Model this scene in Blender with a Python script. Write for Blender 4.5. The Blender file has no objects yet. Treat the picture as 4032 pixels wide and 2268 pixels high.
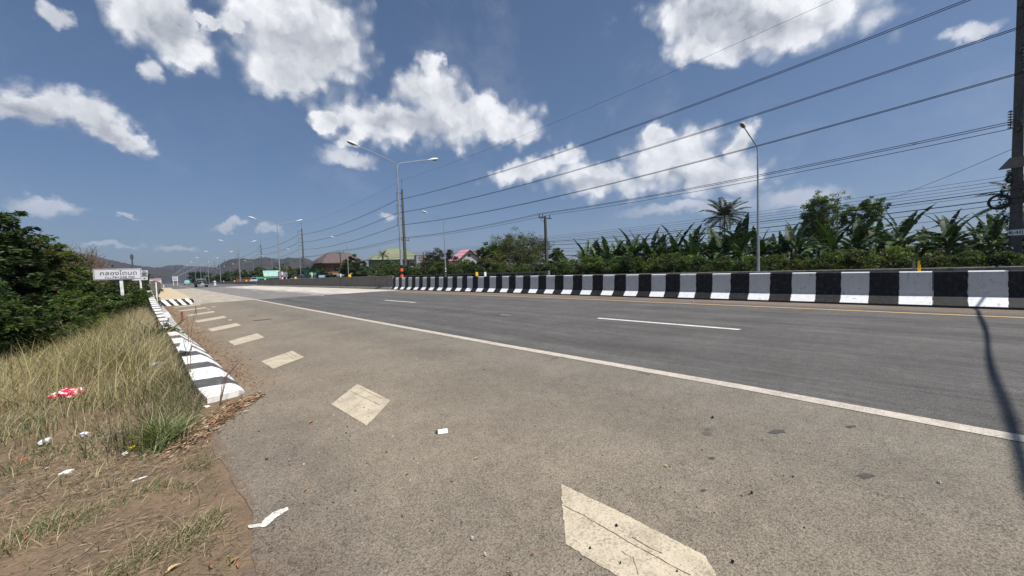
import bpy, bmesh, math, random
import numpy as np
from mathutils import Vector, Matrix
R = math.radians
rng = np.random.default_rng(7)
random.seed(7)
S = bpy.context.scene

# ------------------------------------------------------------------ camera
F, PITCH, ROLL, YAW, CH = 1510.0, 2.5, 1.92, 42.26, 1.15
_p, _r, _y = R(PITCH), R(ROLL), R(YAW)
FW = np.array([math.sin(_y)*math.cos(_p), math.cos(_y)*math.cos(_p), -math.sin(_p)])
_rt = np.array([math.cos(_y), -math.sin(_y), 0.]); _up = np.cross(_rt, FW)
CR = _rt*math.cos(_r) - _up*math.sin(_r); CU = _rt*math.sin(_r) + _up*math.cos(_r)
CO = np.array([0, 0, CH])
cd = bpy.data.cameras.new('camera'); cam = bpy.data.objects.new('camera', cd)
S.collection.objects.link(cam); S.camera = cam
cd.sensor_width = 36; cd.lens = F/4032*36; cd.clip_start = .05; cd.clip_end = 20000
cam.matrix_world = Matrix(((CR[0], CU[0], -FW[0], 0), (CR[1], CU[1], -FW[1], 0), (CR[2], CU[2], -FW[2], CH), (0, 0, 0, 1)))

def ray(x, y): return FW + CR*(x-2016)/F - CU*(y-1134)/F
def onZ(x, y, z=0.): d = ray(x, y); return CO + d*((z-CH)/d[2])
def onX(x, y, X): d = ray(x, y); return CO + d*(X/d[0])
def onY(x, y, Y): d = ray(x, y); return CO + d*(Y/d[1])
def atD(x, y, D): d = ray(x, y); return CO + d*(D/math.hypot(d[0], d[1]))

# ------------------------------------------------------------------ node helper
def mk(nt, kind, ins=None, **kw):
    n = nt.nodes.new(kind)
    for k, v in kw.items(): setattr(n, k, v)
    for k, v in (ins or {}).items():
        s = n.inputs[k]
        if isinstance(v, bpy.types.NodeSocket): nt.links.new(v, s)
        else: s.default_value = v
    return n
def M(nt, op, a, b=None, c=None):
    n = nt.nodes.new('ShaderNodeMath'); n.operation = op
    for i, v in enumerate((a, b, c)):
        if v is None: continue
        if isinstance(v, bpy.types.NodeSocket): nt.links.new(v, n.inputs[i])
        else: n.inputs[i].default_value = v
    return n.outputs[0]
def RAMP(nt, v, lo, hi, a=0., b=1.):
    n = mk(nt, 'ShaderNodeMapRange', {0: v, 1: lo, 2: hi, 3: a, 4: b}, interpolation_type='SMOOTHSTEP'); return n.outputs[0]
def MIX(nt, f, a, b, mode='MIX'):
    n = nt.nodes.new('ShaderNodeMix'); n.data_type = 'RGBA'; n.blend_type = mode
    for k, v in ((0, f), (6, a), (7, b)):
        if isinstance(v, bpy.types.NodeSocket): nt.links.new(v, n.inputs[k])
        else: n.inputs[k].default_value = v if k == 0 else (*v[:3], 1)
    return n.outputs[2]
def NOISE(nt, vec, scale, detail=4, rough=.55, dist=0.):
    n = mk(nt, 'ShaderNodeTexNoise', {'Scale': scale, 'Detail': detail, 'Roughness': rough, 'Distortion': dist})
    if vec is not None: nt.links.new(vec, n.inputs['Vector'])
    return n.outputs[0]

# ------------------------------------------------------------------ world: sky with clouds
SUN_EL, SUN_AZ = 61.0, 170.0     # azimuth clockwise from the road direction (+Y)
sd = Vector((math.sin(R(SUN_AZ))*math.cos(R(SUN_EL)), math.cos(R(SUN_AZ))*math.cos(R(SUN_EL)), math.sin(R(SUN_EL))))
W = bpy.data.worlds.new('World'); S.world = W; W.use_nodes = True
wt = W.node_tree; wt.nodes.clear()
sky = mk(wt, 'ShaderNodeTexSky', sky_type='NISHITA', sun_disc=False, sun_elevation=R(SUN_EL), sun_rotation=R(SUN_AZ),
         altitude=0, air_density=1.0, dust_density=0.8, ozone_density=2.5)
tc = mk(wt, 'ShaderNodeTexCoord'); dirv = tc.outputs['Generated']
sx = mk(wt, 'ShaderNodeSeparateXYZ', {0: dirv})
az = M(wt, 'ARCTAN2', sx.outputs[0], sx.outputs[1]); el = M(wt, 'ARCSINE', sx.outputs[2])
P = mk(wt, 'ShaderNodeCombineXYZ', {0: az, 1: el, 2: 0.}).outputs[0]
# irregular edges: push the position about with noise before asking how far each puff is
n1 = mk(wt, 'ShaderNodeTexNoise', {'Vector': P, 'Scale': 7.0, 'Detail': 7.0, 'Roughness': .62})
off = mk(wt, 'ShaderNodeVectorMath', {0: n1.outputs['Color'], 1: (.5, .5, .5)}, operation='SUBTRACT').outputs[0]
n1b = mk(wt, 'ShaderNodeTexNoise', {'Vector': P, 'Scale': 30.0, 'Detail': 6.0, 'Roughness': .6})
offb = mk(wt, 'ShaderNodeVectorMath', {0: n1b.outputs['Color'], 1: (.5, .5, .5)}, operation='SUBTRACT').outputs[0]
o1 = mk(wt, 'ShaderNodeVectorMath', {0: off, 1: (.10, .075, 0)}, operation='MULTIPLY').outputs[0]
o2 = mk(wt, 'ShaderNodeVectorMath', {0: offb, 1: (.05, .045, 0)}, operation='MULTIPLY').outputs[0]
PD = mk(wt, 'ShaderNodeVectorMath', {0: P, 1: o1}, operation='ADD').outputs[0]
PD = mk(wt, 'ShaderNodeVectorMath', {0: PD, 1: o2}, operation='ADD').outputs[0]
def azel(x, y):
    d = ray(x*1.5652, y*1.5652); d = d/np.linalg.norm(d); return math.atan2(d[0], d[1]), math.asin(d[2])
def blobs(vec, lst, soft=.25):
    acc = None
    for (x, y, rx, ry, rot) in lst:      # puff centre and size, read off the photograph, as azimuth and elevation
        a0, e0 = azel(x, y); a1, e1 = azel(x+rx*math.cos(R(rot)), y-rx*math.sin(R(rot))); a2, e2 = azel(x-ry*math.sin(R(rot)), y-ry*math.cos(R(rot)))
        r1 = math.hypot(a1-a0, e1-e0); r2 = math.hypot(a2-a0, e2-e0); th = math.atan2(e1-e0, a1-a0)
        m = mk(wt, 'ShaderNodeMapping', {0: vec, 1: (a0, e0, 0), 2: (0, 0, th), 3: (r1, r2, 1)}, vector_type='TEXTURE').outputs[0]
        l = mk(wt, 'ShaderNodeVectorMath', {0: m}, operation='LENGTH').outputs['Value']
        acc = l if acc is None else M(wt, 'SMOOTH_MIN', acc, l, soft)
    return acc
CL = [(330, 10, 120, 60, -30), (420, 70, 120, 60, -35), (470, 135, 50, 30, -40), (520, 60, 70, 22, 20), (590, 60, 60, 22, -10), (760, 90, 160, 150, 0), (730, 190, 75, 60, 0), (585, 40, 70, 40, 30),
      (1085, 165, 28, 30, 0), (1085, 235, 95, 60, 0), (1000, 310, 145, 60, 0), (1180, 300, 150, 62, 0), (1265, 315, 85, 42, -10), (820, 303, 40, 22, 0), (900, 330, 60, 30, 30),
      (110, 265, 135, 42, -12), (220, 295, 130, 42, -25), (330, 345, 75, 24, -30), (60, 262, 110, 40, 0),
      (1330, 425, 90, 32, 12), (1500, 448, 150, 42, 0), (1420, 392, 45, 24, 20), (1670, 400, 150, 55, 15), (1800, 430, 150, 60, -5), (1660, 345, 40, 25, 0), (1870, 345, 40, 40, 0),
      (1860, 45, 280, 85, 0), (1790, 120, 110, 50, 0), (2030, 20, 140, 50, 10)]
CS = [(2410, 78, 70, 25, 15), (870, 395, 70, 24, -18), (125, 525, 95, 20, -8), (575, 570, 55, 11, 8), (605, 562, 25, 11, 0), (680, 582, 25, 11, -15),
      (440, 621, 60, 7, 0), (285, 614, 60, 7, 0), (315, 540, 16, 7, -10), (2010, 500, 130, 28, 10), (1740, 520, 200, 20, 4), (375, 175, 45, 35, -35), (130, 20, 50, 28, -40), (975, 547, 22, 10, 0), (1930, 70, 120, 40, 0)]
big = blobs(PD, CL); small = blobs(PD, CS, .1)
wisp = NOISE(wt, PD, 3.2, 8, .7)
cmod = M(wt, 'MULTIPLY', M(wt, 'SUBTRACT', NOISE(wt, PD, 9, 9, .7), .5), .55)
PW = mk(wt, 'ShaderNodeVectorMath', {0: P, 1: mk(wt, 'ShaderNodeVectorMath', {0: offb, 1: (.03, .03, 0)}, operation='MULTIPLY').outputs[0]}, operation='ADD').outputs[0]
v1 = mk(wt, 'ShaderNodeTexVoronoi', {'Vector': PW, 'Scale': 15., 'Smoothness': .35}, feature='SMOOTH_F1').outputs['Distance']
v2 = mk(wt, 'ShaderNodeTexVoronoi', {'Vector': PW, 'Scale': 38., 'Smoothness': .3}, feature='SMOOTH_F1').outputs['Distance']
lump = M(wt, 'ADD', M(wt, 'MULTIPLY', M(wt, 'SUBTRACT', v1, .38), .7), M(wt, 'MULTIPLY', M(wt, 'SUBTRACT', v2, .38), .42))
bigm = M(wt, 'ADD', M(wt, 'ADD', big, cmod), lump)
dens = M(wt, 'MAXIMUM', M(wt, 'POWER', RAMP(wt, M(wt, 'ADD', bigm, M(wt, 'MULTIPLY', M(wt, 'SUBTRACT', wisp, .5), .5)), 1.56, .74), 1.35), M(wt, 'MULTIPLY', RAMP(wt, small, 1.25, .45), .8))
hz = RAMP(wt, el, .02, .22, .55, 1.)
dens = M(wt, 'MULTIPLY', dens, hz)
veil = M(wt, 'MULTIPLY', RAMP(wt, wisp, .48, .8), .16)
dens = M(wt, 'MAXIMUM', dens, veil)
# grey undersides: the thick lower part of each cloud
DK = [(1840, 60, 200, 60, 0), (790, 100, 90, 70, 0), (420, 60, 90, 60, -30), (1040, 315, 120, 30, 0), (110, 300, 150, 28, -18), (290, 345, 90, 20, -28), (1730, 450, 150, 25, 0), (1480, 460, 90, 18, 0)]
dk = RAMP(wt, blobs(PD, DK, .4), 1.35, .25)
fl = NOISE(wt, PD, 11, 6, .6)
edge_ = RAMP(wt, bigm, .75, 1.2)
shade = M(wt, 'ADD', M(wt, 'MULTIPLY', dk, .62), M(wt, 'MULTIPLY', RAMP(wt, fl, .40, .62), RAMP(wt, bigm, 1.0, .5, .15, .5)))
shade = M(wt, 'ADD', shade, M(wt, 'MULTIPLY', edge_, .18))
shade = M(wt, 'ADD', M(wt, 'MULTIPLY', shade, .75), RAMP(wt, lump, -.12, .28, -.08, .24))
CLOUD_HI, CLOUD_LO = (12.5, 12.6, 12.9), (4.3, 4.7, 5.4)
ccol = MIX(wt, shade, CLOUD_HI, CLOUD_LO)
skt = MIX(wt, RAMP(wt, el, .0, .5), (.66, .76, .92), (.80, .93, 1.04))
skyc = MIX(wt, 1.0, sky.outputs[0], skt, 'MULTIPLY')
out = MIX(wt, dens, skyc, ccol)
bg = mk(wt, 'ShaderNodeBackground', {0: out, 1: .06})
wo = mk(wt, 'ShaderNodeOutputWorld', {0: bg.outputs[0]})
W.cycles.sampling_method = 'MANUAL'; W.cycles.sample_map_resolution = 512

sl = bpy.data.lights.new('sun', 'SUN'); so = bpy.data.objects.new('sun', sl); S.collection.objects.link(so)
sl.energy = 5.0; sl.angle = R(.53); sl.color = (1, .955, .89)
so.rotation_euler = sd.to_track_quat('Z', 'Y').to_euler()
vs = S.view_settings; vs.view_transform = 'Standard'; vs.look = 'None'; vs.exposure = 0.42; vs.gamma = 1
S.cycles.max_bounces = 6; S.cycles.diffuse_bounces = 3; S.cycles.glossy_bounces = 2; S.cycles.transparent_max_bounces = 6
S.cycles.use_denoising = True

# ------------------------------------------------------------------ materials
def mat(name, col, rough=.8, var=.0, vscale=3., col2=None, bump=0., bscale=60., spec=.3, metal=0., coord='Object'):
    m = bpy.data.materials.new(name); m.use_nodes = True; nt = m.node_tree; b = nt.nodes['Principled BSDF']
    b.inputs['Roughness'].default_value = rough; b.inputs['Specular IOR Level'].default_value = spec; b.inputs['Metallic'].default_value = metal
    t = mk(nt, 'ShaderNodeTexCoord').outputs[coord]
    c2 = col2 or tuple(v*(1-var) for v in col)
    f = RAMP(nt, NOISE(nt, t, vscale, 6, .6), .35, .65)
    nt.links.new(MIX(nt, f, col, c2), b.inputs['Base Color'])
    if bump:
        bn = mk(nt, 'ShaderNodeBump', {'Strength': bump, 'Distance': .01, 'Height': NOISE(nt, t, bscale, 4, .6)})
        nt.links.new(bn.outputs[0], b.inputs['Normal'])
    return m
def leafmat(name, trans=.35, gloss=.25, rough=.5):
    m = bpy.data.materials.new(name); m.use_nodes = True; nt = m.node_tree; nt.nodes.clear()
    at = mk(nt, 'ShaderNodeAttribute', attribute_name='Col')
    p = mk(nt, 'ShaderNodeBsdfPrincipled', {'Base Color': at.outputs[0], 'Roughness': rough, 'Specular IOR Level': gloss})
    c2 = MIX(nt, 1., at.outputs[0], (1.3, 1.5, .5), 'MULTIPLY')
    t = mk(nt, 'ShaderNodeBsdfTranslucent', {0: c2})
    x = mk(nt, 'ShaderNodeMixShader', {0: trans, 1: p.outputs[0], 2: t.outputs[0]})
    mk(nt, 'ShaderNodeOutputMaterial', {0: x.outputs[0]})
    return m
def geo(nt):
    g = mk(nt, 'ShaderNodeTexCoord').outputs['Object']; s = mk(nt, 'ShaderNodeSeparateXYZ', {0: g}); return g, s.outputs[0], s.outputs[1], s.outputs[2]
def setbump(nt, b, h, strength, dist=.004):
    bn = mk(nt, 'ShaderNodeBump', {'Strength': strength, 'Distance': dist, 'Height': h}); nt.links.new(bn.outputs[0], b.inputs['Normal'])

def asphalt(name, base, kind):
    m = bpy.data.materials.new(name); m.use_nodes = True; nt = m.node_tree; b = nt.nodes['Principled BSDF']
    b.inputs['Roughness'].default_value = .88; b.inputs['Specular IOR Level'].default_value = .25
    g, x, y, z = geo(nt)
    vo = mk(nt, 'ShaderNodeTexVoronoi', {'Vector': g, 'Scale': 150.0, 'Randomness': 1.}, feature='F1')
    sc = mk(nt, 'ShaderNodeSeparateColor', {0: vo.outputs['Color']}).outputs[0]
    fine = NOISE(nt, g, 260, 3, .7)
    st = M(nt, 'MULTIPLY_ADD', M(nt, 'SUBTRACT', sc, .5), .62, 1.)
    st = M(nt, 'MULTIPLY', st, RAMP(nt, fine, .3, .7, .74, 1.25))
    gaps = RAMP(nt, vo.outputs['Distance'], .55, .85, 1., .55)
    st = M(nt, 'MULTIPLY', st, gaps)
    big = RAMP(nt, NOISE(nt, g, 1.1, 5, .6), .3, .7, .88, 1.1)
    mid = RAMP(nt, NOISE(nt, g, 9., 5, .65), .3, .72, .9, 1.08)
    st = M(nt, 'MULTIPLY', st, M(nt, 'MULTIPLY', big, mid))
    col = MIX(nt, 1., base, (1, 1, 1), 'MULTIPLY')
    if kind == 'lane':    # worn wheel paths along the road, and streaks
        s = mk(nt, 'ShaderNodeCombineXYZ', {0: M(nt, 'MULTIPLY', x, 2.2), 1: M(nt, 'MULTIPLY', y, .12), 2: 0.}).outputs[0]
        stk = RAMP(nt, NOISE(nt, s, 1.3, 6, .62), .34, .68, .84, 1.12)
        s2 = mk(nt, 'ShaderNodeCombineXYZ', {0: M(nt, 'MULTIPLY', x, 12.), 1: M(nt, 'MULTIPLY', y, .9), 2: 0.}).outputs[0]
        stk = M(nt, 'MULTIPLY', stk, RAMP(nt, NOISE(nt, s2, 1.6, 5, .7), .3, .7, .84, 1.12))
        wob = M(nt, 'ADD', x, M(nt, 'MULTIPLY', M(nt, 'SUBTRACT', NOISE(nt, g, .15, 2), .5), .7))
        for cx in (4.85, 6.35, 8.6, 10.1):
            d = M(nt, 'ABSOLUTE', M(nt, 'SUBTRACT', wob, cx)); stk = M(nt, 'MULTIPLY', stk, RAMP(nt, d, .05, .55, .86, 1.))
        st = M(nt, 'MULTIPLY', st, stk)
        edge = RAMP(nt, x, 11.75, 12.6); col = MIX(nt, M(nt, 'MULTIPLY', edge, .75), col, (.20, .155, .12))
    if kind == 'shoulder':
        e0 = NOISE(nt, g, 6., 6, .7)
        # dark repair along the broken edge, brown dust blown in beside the ramp
        nd = NOISE(nt, g, 2.3, 6, .65); nn = NOISE(nt, g, 14, 5, .7)
        xx = M(nt, 'ADD', x, M(nt, 'MULTIPLY', M(nt, 'SUBTRACT', nd, .5), .55))
        near = M(nt, 'MULTIPLY', RAMP(nt, xx, .95, .4), RAMP(nt, y, 4.0, 2.9))
        col = MIX(nt, M(nt, 'MULTIPLY', near, .9), col, (.105, .098, .092))
        lin = M(nt, 'SUBTRACT', xx, M(nt, 'MULTIPLY_ADD', y, -.018, 1.12))
        dust = M(nt, 'MULTIPLY', RAMP(nt, lin, .16, -.42), RAMP(nt, y, 4.15, 5.2))
        dust = M(nt, 'MULTIPLY', dust, RAMP(nt, nn, .22, .55, .55, 1.))
        col = MIX(nt, dust, col, (.195, .128, .078))
        warm = M(nt, 'MULTIPLY', RAMP(nt, xx, 3.6, 1.2), M(nt, 'MULTIPLY_ADD', nd, .5, .35)); col = MIX(nt, warm, col, (.225, .185, .135))
        trk = RAMP(nt, M(nt, 'ABSOLUTE', M(nt, 'SUBTRACT', xx, 2.9)), .1, .5, .90, 1.); st = M(nt, 'MULTIPLY', st, trk)
        crk = mk(nt, 'ShaderNodeTexVoronoi', {'Vector': mk(nt, 'ShaderNodeVectorMath', {0: g, 1: mk(nt, 'ShaderNodeTexNoise', {'Vector': g, 'Scale': 5., 'Detail': 6.}).outputs['Color']}, operation='ADD').outputs[0], 'Scale': .9}, feature='DISTANCE_TO_EDGE').outputs[0]
        ck = M(nt, 'MULTIPLY', RAMP(nt, crk, .006, .002), RAMP(nt, NOISE(nt, g, .7, 2), .5, .6)); st = M(nt, 'MULTIPLY', st, M(nt, 'MULTIPLY_ADD', ck, -.45, 1.))
        spill = M(nt, 'MULTIPLY', RAMP(nt, M(nt, 'ADD', x, M(nt, 'MULTIPLY', M(nt, 'SUBTRACT', e0, .5), .55)), .29, .2), RAMP(nt, y, 4.6, 4.3))
        spill = M(nt, 'MAXIMUM', spill, M(nt, 'MULTIPLY', M(nt, 'MULTIPLY', RAMP(nt, xx, .62, .25), RAMP(nt, y, 2.2, 1.8)), .5))
        col = MIX(nt, spill, col, (.165, .125, .09))
        ob = M(nt, 'MULTIPLY', RAMP(nt, NOISE(nt, g, 3.1, 2, .5), .715, .76), .55); col = MIX(nt, ob, col, (.05, .05, .052))
    col = MIX(nt, 1., col, mk(nt, 'ShaderNodeCombineColor', {0: st, 1: st, 2: st}).outputs[0], 'MULTIPLY')
    nt.links.new(col, b.inputs['Base Color'])
    setbump(nt, b, M(nt, 'ADD', M(nt, 'MULTIPLY', vo.outputs['Distance'], -1.), M(nt, 'MULTIPLY', fine, .6)), .55, .004)
    return m
M_LANE = asphalt('lane_asphalt', (.112, .107, .101), 'lane')
M_SHOULDER = asphalt('shoulder_asphalt', (.188, .167, .135), 'shoulder')
M_FAR = asphalt('far_asphalt', (.12, .116, .112), 'plain')

def deckmat():
    m = bpy.data.materials.new('deck_concrete'); m.use_nodes = True; nt = m.node_tree; b = nt.nodes['Principled BSDF']
    b.inputs['Roughness'].default_value = .9
    g, x, y, z = geo(nt)
    s = mk(nt, 'ShaderNodeCombineXYZ', {0: M(nt, 'MULTIPLY', x, 1.6), 1: M(nt, 'MULTIPLY', y, .16), 2: 0.}).outputs[0]
    n = NOISE(nt, s, 1.5, 7, .66)
    grey = MIX(nt, RAMP(nt, n, .3, .7), (.15, .135, .122), (.30, .27, .235))
    light = MIX(nt, RAMP(nt, n, .25, .6), (.22, .205, .185), (.52, .48, .42))
    f = RAMP(nt, M(nt, 'ADD', x, M(nt, 'MULTIPLY', M(nt, 'SUBTRACT', NOISE(nt, g, .3, 3), .5), 2.)), 7.6, 9.3)
    sh = MIX(nt, RAMP(nt, n, .3, .7), (.27, .235, .19), (.37, .33, .27))
    f0 = RAMP(nt, x, 4.05, 3.75)
    lane1 = MIX(nt, .55, grey, (.12, .115, .115))
    col = MIX(nt, f0, MIX(nt, f, lane1, light), sh)
    col = MIX(nt, RAMP(nt, NOISE(nt, g, 2, 5), .55, .75, 0., .4), col, (.13, .11, .095))
    nt.links.new(col, b.inputs['Base Color']); setbump(nt, b, NOISE(nt, g, 40, 4), .3)
    return m
M_DECK = deckmat()

def groundmat():
    m = bpy.data.materials.new('dry_earth'); m.use_nodes = True; nt = m.node_tree; b = nt.nodes['Principled BSDF']
    b.inputs['Roughness'].default_value = .95; b.inputs['Specular IOR Level'].default_value = .1
    g, x, y, z = geo(nt)
    n = NOISE(nt, g, 5, 7, .65); f = NOISE(nt, g, 60, 5, .7); vo = mk(nt, 'ShaderNodeTexVoronoi', {'Vector': g, 'Scale': 70.})
    col = MIX(nt, RAMP(nt, n, .3, .7), (.25, .178, .115), (.165, .12, .082))
    col = MIX(nt, RAMP(nt, f, .35, .7, 0., .55), col, (.09, .065, .045))
    col = MIX(nt, RAMP(nt, NOISE(nt, g, 1.6, 4), .56, .68, 0., .7), col, (.12, .108, .098))
    wild = RAMP(nt, M(nt, 'ABSOLUTE', M(nt, 'SUBTRACT', x, 16.)), 17.5, 19.5)
    col = MIX(nt, wild, col, MIX(nt, n, (.09, .085, .04), (.16, .125, .07)))
    nt.links.new(col, b.inputs['Base Color'])
    setbump(nt, b, M(nt, 'ADD', f, M(nt, 'MULTIPLY', n, 2.)), .9, .012)
    return m
M_GROUND = groundmat()

def paint(name, col, dirt, edge=False, wear=.5, scale=8.):
    m = bpy.data.materials.new(name); m.use_nodes = True; nt = m.node_tree; b = nt.nodes['Principled BSDF']
    b.inputs['Roughness'].default_value = .7; b.inputs['Specular IOR Level'].default_value = .25
    g = mk(nt, 'ShaderNodeTexCoord').outputs['Object']
    n = NOISE(nt, g, scale, 7, .68); f = NOISE(nt, g, 130, 3, .7)
    c = MIX(nt, RAMP(nt, n, .42, .75, 0., wear), col, dirt)
    c = MIX(nt, RAMP(nt, f, .52, .75, 0., .45), c, tuple(v*.6 for v in dirt))
    w2 = NOISE(nt, g, 85, 5, .75); w3 = NOISE(nt, g, 5, 4, .6)
    c = MIX(nt, M(nt, 'MULTIPLY', RAMP(nt, M(nt, 'ADD', w2, M(nt, 'MULTIPLY', w3, .35)), .64, .80), .7), c, (.19, .165, .13))
    vo = mk(nt, 'ShaderNodeTexVoronoi', {'Vector': mk(nt, 'ShaderNodeVectorMath', {0: g, 1: mk(nt, 'ShaderNodeTexNoise', {'Vector': g, 'Scale': 6.}).outputs['Color']}, operation='ADD').outputs[0], 'Scale': 3.2}, feature='DISTANCE_TO_EDGE')
    c = MIX(nt, RAMP(nt, vo.outputs['Distance'], .006, .002, 0., .12), c, tuple(v*.4 for v in dirt))
    nt.links.new(c, b.inputs['Base Color']); setbump(nt, b, f, .3, .002)
    return m
M_CREAM = paint('cream_thermoplastic', (.50, .43, .32), (.29, .24, .165), wear=.65)
M_WLINE = paint('edge_line_paint', (.50, .455, .385), (.32, .28, .225), wear=.6)
M_DASH = paint('lane_dash_paint', (.70, .69, .65), (.45, .42, .38), wear=.3)
M_YLINE = paint('yellow_line_paint', (.62, .40, .15), (.4, .26, .13), wear=.5)

def stripes(name, axis, period, duty, phase, white, black, slant=0., wb=.0, conc=None, face_shade=None):
    """painted bands along an axis; worn, with streaks"""
    m = bpy.data.materials.new(name); m.use_nodes = True; nt = m.node_tree; b = nt.nodes['Principled BSDF']
    b.inputs['Roughness'].default_value = .6; b.inputs['Specular IOR Level'].default_value = .35
    g, x, y, z = geo(nt)
    a = (x, y, z)[axis]
    a = M(nt, 'ADD', a, M(nt, 'MULTIPLY', M(nt, 'SUBTRACT', NOISE(nt, g, 5., 6, .7), .5), .07))
    if slant: a = M(nt, 'ADD', a, M(nt, 'MULTIPLY', z, slant))
    t = M(nt, 'FRACT', M(nt, 'DIVIDE', M(nt, 'ADD', a, 1000*period-phase), period))
    f = RAMP(nt, t, duty-.008, duty+.008)
    wv = mk(nt, 'ShaderNodeCombineXYZ', {0: M(nt, 'MULTIPLY', x, 9.), 1: M(nt, 'MULTIPLY', y, 9.), 2: M(nt, 'MULTIPLY', z, 1.6)}).outputs[0]
    n = NOISE(nt, wv, 1.4, 6, .7); n2 = NOISE(nt, g, 11, 7, .72)
    w = MIX(nt, RAMP(nt, n2, .56, .70, 0., .75), white, (.16, .145, .13)); w = MIX(nt, RAMP(nt, n, .45, .8, 0., .35), w, (.34, .32, .29))
    k = MIX(nt, RAMP(nt, n, .5, .78, 0., .35 if face_shade else .75), black, (.10, .095, .088)); k = MIX(nt, RAMP(nt, n2, .5, .7, 0., wb), k, (.16, .155, .145))
    if face_shade: w = MIX(nt, M(nt, 'MULTIPLY', RAMP(nt, z, .232, .245), RAMP(nt, z, .80, .78)), w, MIX(nt, 1., w, face_shade, 'MULTIPLY'))  # white bands darkened on the upright face as painted shade; toe and top stay bright
    if face_shade: k = MIX(nt, M(nt, 'MULTIPLY', RAMP(nt, z, .245, .232), RAMP(nt, n2, .35, .65, .1, .6)), k, (.028, .026, .025))
    c = MIX(nt, f, w, k)
    if conc is not None:   # unpainted grimy foot
        c = MIX(nt, RAMP(nt, z, conc+.012, conc-.004), c, (.035, .032, .03))
    nt.links.new(c, b.inputs['Base Color']); setbump(nt, b, n2, .35, .004)
    return m
M_BARR = stripes('barrier_paint', 1, 1.083, .505, -1.07, (.80, .80, .79), (.008, .008, .009), conc=.045, wb=.25, face_shade=(.74, .73, .70))
M_RAMP = stripes('ramp_paint', 1, .85, .61, 4.47, (.74, .725, .68), (.075, .073, .072), wb=.85)
M_KERB = stripes('kerb_paint', 0, .30, .5, -.2, (.82, .80, .76), (.012, .012, .012), slant=.75, wb=.2)
M_BANDO = None

def concmat(name, c1, c2, streak=.5):
    m = bpy.data.materials.new(name); m.use_nodes = True; nt = m.node_tree; b = nt.nodes['Principled BSDF']; b.inputs['Roughness'].default_value = .9
    g, x, y, z = geo(nt)
    wv = mk(nt, 'ShaderNodeCombineXYZ', {0: M(nt, 'MULTIPLY', x, 4.), 1: M(nt, 'MULTIPLY', y, 4.), 2: M(nt, 'MULTIPLY', z, .7)}).outputs[0]
    n = NOISE(nt, wv, 1.1, 7, .68); n2 = NOISE(nt, g, 7, 7, .7)
    c = MIX(nt, RAMP(nt, n2, .3, .7), c1, c2); c = MIX(nt, RAMP(nt, n, .45, .72, 0., streak), c, tuple(v*.35 for v in c2))
    nt.links.new(c, b.inputs['Base Color']); setbump(nt, b, n2, .5, .006); return m
M_CONC = concmat('weathered_concrete', (.20, .185, .16), (.12, .108, .095), .7)
M_CONC2 = concmat('pale_concrete', (.46, .43, .38), (.32, .29, .25), .35)
M_WALK = concmat('walkway_concrete', (.50, .42, .29), (.40, .32, .21), .25)
M_POLE = concmat('pole_concrete', (.10, .098, .092), (.065, .063, .058), .6)
M_GALV = mat('galvanised_steel', (.42, .44, .46), .45, .2, 2., metal=.6, spec=.5)
M_DARKM = mat('dark_steel', (.05, .05, .052), .6, .3)
M_WIRE = mat('cable_sheath', (.02, .02, .022), .7)
M_WHITE = mat('white_enamel', (.80, .80, .79), .5, .12, 4.)
M_WPOST = mat('white_post_paint', (.82, .82, .80), .6, vscale=9., col2=(.62, .60, .56))
M_PANEL = mat('sign_panel', (.62, .62, .66), .5, .06, 4.)
M_BLACK = mat('black_paint', (.012, .012, .014), .6)
M_INK = mat('sign_ink', (.015, .015, .02), .6)
M_RED = mat('red_paint', (.52, .035, .03), .6, .2)
M_ORANGE = mat('orange_reflective', (.85, .13, .04), .5, .15, 8.)
M_YELL = mat('yellow_reflector', (.85, .52, .02), .45, .1)
M_LENS = mat('lamp_lens', (.16, .16, .15), .25, .2, spec=.6)
M_GLASS = mat('car_glass', (.012, .014, .018), .08, spec=.8)
M_RUBBER = mat('tyre_rubber', (.015, .015, .015), .85)
M_BARK = mat('bark', (.12, .09, .065), .9, .4, 12., bump=.6, bscale=30)
M_TWIG = mat('dry_twig', (.20, .14, .10), .9, .3, 8.)
M_LEAF = leafmat('leaf_green')
M_BANANA = leafmat('banana_leaf', .14, .25, .55)
M_GRASS = leafmat('grass_blade', .3, .1, .7)
M_DRYLEAF = leafmat('dead_leaf', .1, .1, .8)

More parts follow.
